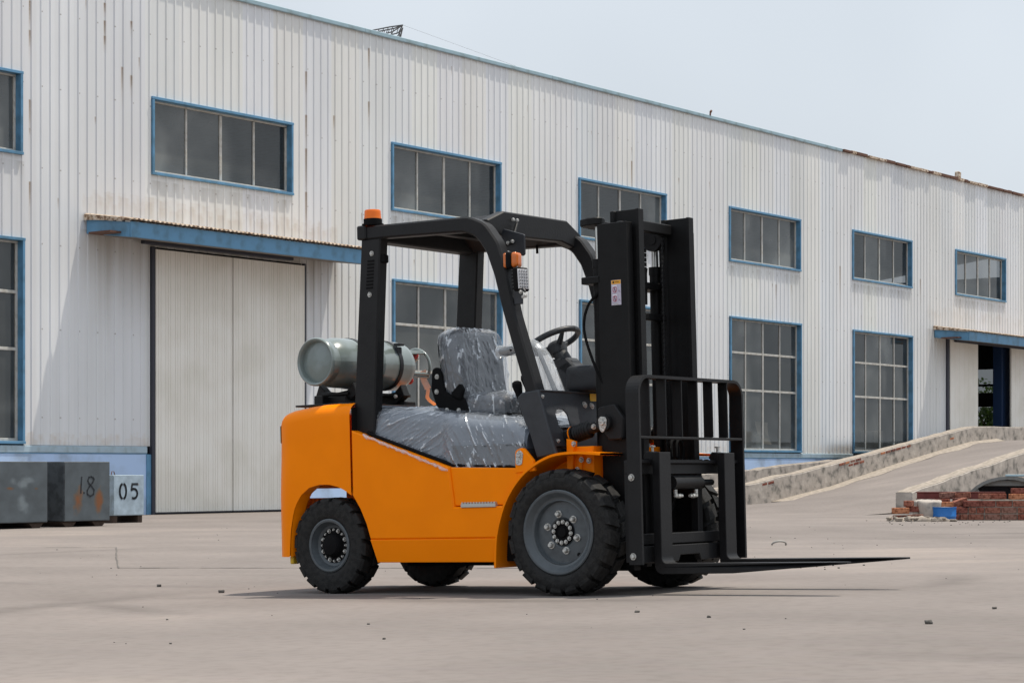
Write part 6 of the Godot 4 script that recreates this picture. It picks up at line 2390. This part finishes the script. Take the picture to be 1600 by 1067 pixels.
func make_cylinder() -> void:
	var base := Vector3(-1.90, 1.418, 0.0)
	var t := thing("gas_cylinder", "grey gas cylinder lying strapped across the back of the forklift", "gas cylinder", truck_xf() * Transform3D(Basis.IDENTITY, base))
	var b := mb()
	lathe(b, [Vector2(0.0, -0.385), Vector2(0.07, -0.38), Vector2(0.12, -0.355), Vector2(0.148, -0.31), Vector2(0.156, -0.27), Vector2(0.156, -0.02), Vector2(0.1585, -0.015), Vector2(0.1585, 0.0), Vector2(0.156, 0.005), Vector2(0.156, 0.29), Vector2(0.153, 0.335), Vector2(0.145, 0.370), Vector2(0.134, 0.395), Vector2(0.0, 0.40)], Transform3D(TO_Z, Vector3.ZERO), 48)
	obj("body", b, M.cylinder_grey, t)
	var f := mb()
	lathe(f, [Vector2(0.132, 0.375), Vector2(0.136, 0.40), Vector2(0.146, 0.445), Vector2(0.150, 0.462), Vector2(0.149, 0.476), Vector2(0.142, 0.483), Vector2(0.133, 0.480), Vector2(0.128, 0.470), Vector2(0.126, 0.445), Vector2(0.10, 0.449), Vector2(0.0, 0.455)], Transform3D(TO_Z, Vector3.ZERO), 48, 1.0)
	obj("foot_ring", f, M.cylinder_grey, t)
	var c := mb()
	var ring := []
	for k in 26:
		var a := lerpf(-0.6, PI + 0.75, k / 25.0)
		ring.append(Vector3(cos(a) * 0.118, sin(a) * 0.118, -0.50))
	tube(c, ring, 0.011, 8)
	for k in range(0, 25):
		var a := lerpf(-0.6, PI + 0.75, k / 25.0)
		if k % 8 < 2:
			var d := Vector3(cos(a), sin(a), 0)
			tube(c, [d * 0.112 + Vector3(0, 0, -0.34), d * 0.118 + Vector3(0, 0, -0.50)], 0.010, 6)
	obj("collar", c, M.cylinder_grey, t)
	var v := mb()
	tube(v, [Vector3(0, 0, -0.36), Vector3(0, 0, -0.44)], 0.022, 12)
	tube(v, [Vector3(0.0, 0, -0.42), Vector3(0.07, 0.06, -0.44)], 0.012, 8)
	obj("valve", v, M.zinc, t)
	for p in [Vector3(0.06, 0.07, -0.42), Vector3(0.03, -0.09, -0.40)]:
		var k := mb()
		lathe(k, [Vector2(0.0, 0.0), Vector2(0.022, 0.0), Vector2(0.026, 0.008), Vector2(0.022, 0.018), Vector2(0.0, 0.02)], along(p, p + Vector3(0.5, 0.2, 0.7)), 12)
		obj("valve_cap", k, M.red, t)
	var tg := mb()
	var pts := [Vector3(0.06, -0.02, -0.505), Vector3(0.05, -0.08, -0.52), Vector3(0.075, -0.14, -0.53), Vector3(0.06, -0.20, -0.545), Vector3(0.10, -0.245, -0.575)]
	pts = arc_pts(pts, 5)
	for i in pts.size() - 1:
		var w := Vector3(0.022, 0.006, -0.004) * (1.0 if i < 10 else 0.6)
		fcn(tg, [pts[i] - w, pts[i] + w, pts[i + 1] + w, pts[i + 1] - w], Vector3(0.5, 0, 1))
	var tm := obj("paper_tag", tg, M.paper, t)
	tm.set_meta("label", "crumpled white paper tag hanging from the collar")


func make_films() -> void:
	var xf := truck_xf()
	var base := Vector3(-0.85, 1.0, 0.0)
	var n := FastNoiseLite.new()
	n.seed = 17
	n.frequency = 1.0
	n.fractal_type = FastNoiseLite.FRACTAL_RIDGED
	n.fractal_octaves = 3
	var st := mb()
	var nx := 250
	var nt := 190
	var ridge := func(u: float, v: float) -> float: return pow(clampf(n.get_noise_2d(u, v) * 0.5 + 0.5, 0.0, 1.0), 5.0)
	var Q := {}
	var P := func(i: int, j: int) -> Vector3:
		var x := lerpf(-1.43, -0.285, i / 250.0)
		var t := lerpf(0.0, 0.60, j / 190.0)
		var p := hood_pt(x, t, 0.010)
		var d := p.y + (0.52 - p.z) * 0.7
		var m := smoothstep(-0.98, -0.72, x)
		var a := -0.5 * x + 0.86 * d
		var a2 := 0.86 * x + 0.45 * d
		var l := 0.86 * x + 0.5 * d
		var l2 := -0.45 * x + 0.86 * d
		var q: float = lerpf(ridge.call(a * 9.0, l * 1.6), ridge.call(a2 * 8.0, l2 * 1.5 + 7.0), m)
		var q2: float = lerpf(ridge.call(a * 22.0, l * 3.0 + 3.0), ridge.call(a2 * 20.0, l2 * 2.6 + 1.0), m)
		Q[Vector2i(i, j)] = maxf(q, q2 * 0.85)
		var c := Vector3(x, 0.7, 0)
		return p + (p - c).normalized() * (q * 0.012 + q2 * 0.004) - base
	grid(st, P, nx, nt, Vector3(0, -0.3, 0))
	var cr := mb()
	grid(cr, func(i: int, j: int) -> Vector3: return P.call(i, j) * 1.002 + Vector3(0, 0.001, 0.001), nx, nt, Vector3(0, -0.3, 0), func(i: int, j: int) -> bool: return Q[Vector2i(i, j)] < 0.57)
	var o := obj("plastic_film", st, M.film)
	o.transform = xf * Transform3D(Basis.IDENTITY, base)
	tag(o, "clear creased plastic film spread over the forklift's engine cover", "plastic film", "clear plastic films on the forklift")
	obj("film_crease", cr, M.film_thick, o)
	var ed := mb()
	var pts := []
	for k in 40:
		var f := k / 39.0
		pts.append(Vector3(lerpf(-1.43, -0.80, f), lerpf(0.955, 0.728, f) - 0.010 + 0.008 * n.get_noise_1d(f * 9.0), 0.590 + 0.003 * sin(k * 2.1)) - base)
	var rads := []
	for k in 40:
		rads.append(0.006 + 0.007 * absf(sin(k * 0.9) * sin(k * 0.37 + 1.0)))
	tube(ed, pts, rads, 6)
	obj("gathered_edge", ed, M.film_mid, o)
	var m := FastNoiseLite.new()
	m.seed = 23
	m.frequency = 5.0
	m.fractal_type = FastNoiseLite.FRACTAL_RIDGED
	m.fractal_octaves = 3
	var fold := func(p: Vector3) -> float:
		var w := pow(clampf(m.get_noise_3d(p.x * 1.4, p.y * 0.55, p.z * 1.5) * 0.5 + 0.5, 0.0, 1.0), 4.0)
		return maxf(w, 0.74 * pow(clampf(m.get_noise_3d(p.x * 3.6 + 5.0, p.y * 2.0, p.z * 3.8) * 0.5 + 0.5, 0.0, 1.0), 4.0))
	var crease := func(p: Vector3, nn: Vector3) -> Vector3: return p + nn * (0.002 + fold.call(p) * 0.010)
	var bagged := func(p: Vector3, nn: Vector3) -> Vector3: return seat_form(crease.call(p, nn))
	var lines := func(p: Vector3) -> bool: return fold.call(p) > 0.60
	var bk := mb()
	var bxf := Transform3D(Basis.IDENTITY, Vector3(0, 0, 0)) * Transform3D(Basis(Vector3(0, 0, 1), 0.13), Vector3(0.0, 0.0, 0.0))
	rbox(bk, Vector3(0.012, 0, 0), Vector3(0.16, 0.475, 0.505), 0.05, 84, bxf, bagged)
	var bo := obj("plastic_film", bk, M.film)
	bo.transform = xf * Transform3D(Basis.IDENTITY, Vector3(-1.045, 1.345, 0.0))
	tag(bo, "clear crinkled plastic bag pulled over the seat backrest", "plastic film", "clear plastic films on the forklift")
	var bc := mb()
	rbox(bc, Vector3(0.012, 0, 0), Vector3(0.164, 0.479, 0.509), 0.05, 84, bxf, bagged, lines)
	obj("film_crease", bc, M.film_thick, bo)
	var cu := mb()
	rbox(cu, Vector3(0.10, 0, 0), Vector3(0.32, 0.145, 0.51), 0.05, 60, Transform3D.IDENTITY, crease)
	var co := obj("plastic_film", cu, M.film)
	co.transform = xf * Transform3D(Basis.IDENTITY, Vector3(-0.875, 1.105, 0.0))
	tag(co, "clear crinkled plastic wrapped round the front of the seat cushion", "plastic film", "clear plastic films on the forklift")
	var cc := mb()
	rbox(cc, Vector3(0.10, 0, 0), Vector3(0.324, 0.149, 0.514), 0.05, 60, Transform3D.IDENTITY, crease, lines)
	obj("film_crease", cc, M.film_thick, co)
	var lv := mb()
	tube(lv, arc_pts([Vector3(-0.07, -0.002, 0), Vector3(0.0, 0.0, 0), Vector3(0.08, 0.01, 0), Vector3(0.17, 0.005, 0), Vector3(0.24, -0.06, 0), Vector3(0.30, -0.19, 0), Vector3(0.37, -0.36, 0)], 5), [0.022, 0.036, 0.040, 0.036, 0.034, 0.03, 0.03, 0.034, 0.036, 0.040, 0.045, 0.046, 0.05, 0.052, 0.056, 0.058, 0.06, 0.062, 0.063, 0.064, 0.065, 0.066, 0.066, 0.066, 0.067, 0.067, 0.067, 0.067, 0.067, 0.067, 0.067], 14)
	var lo := obj("plastic_film", lv, M.film_mid)
	lo.transform = xf * Transform3D(Basis.IDENTITY, Vector3(-0.61, 1.413, 0.24))
	tag(lo, "clear plastic sleeve wrapped round the lever bars behind the front pillar", "plastic film", "clear plastic films on the forklift")
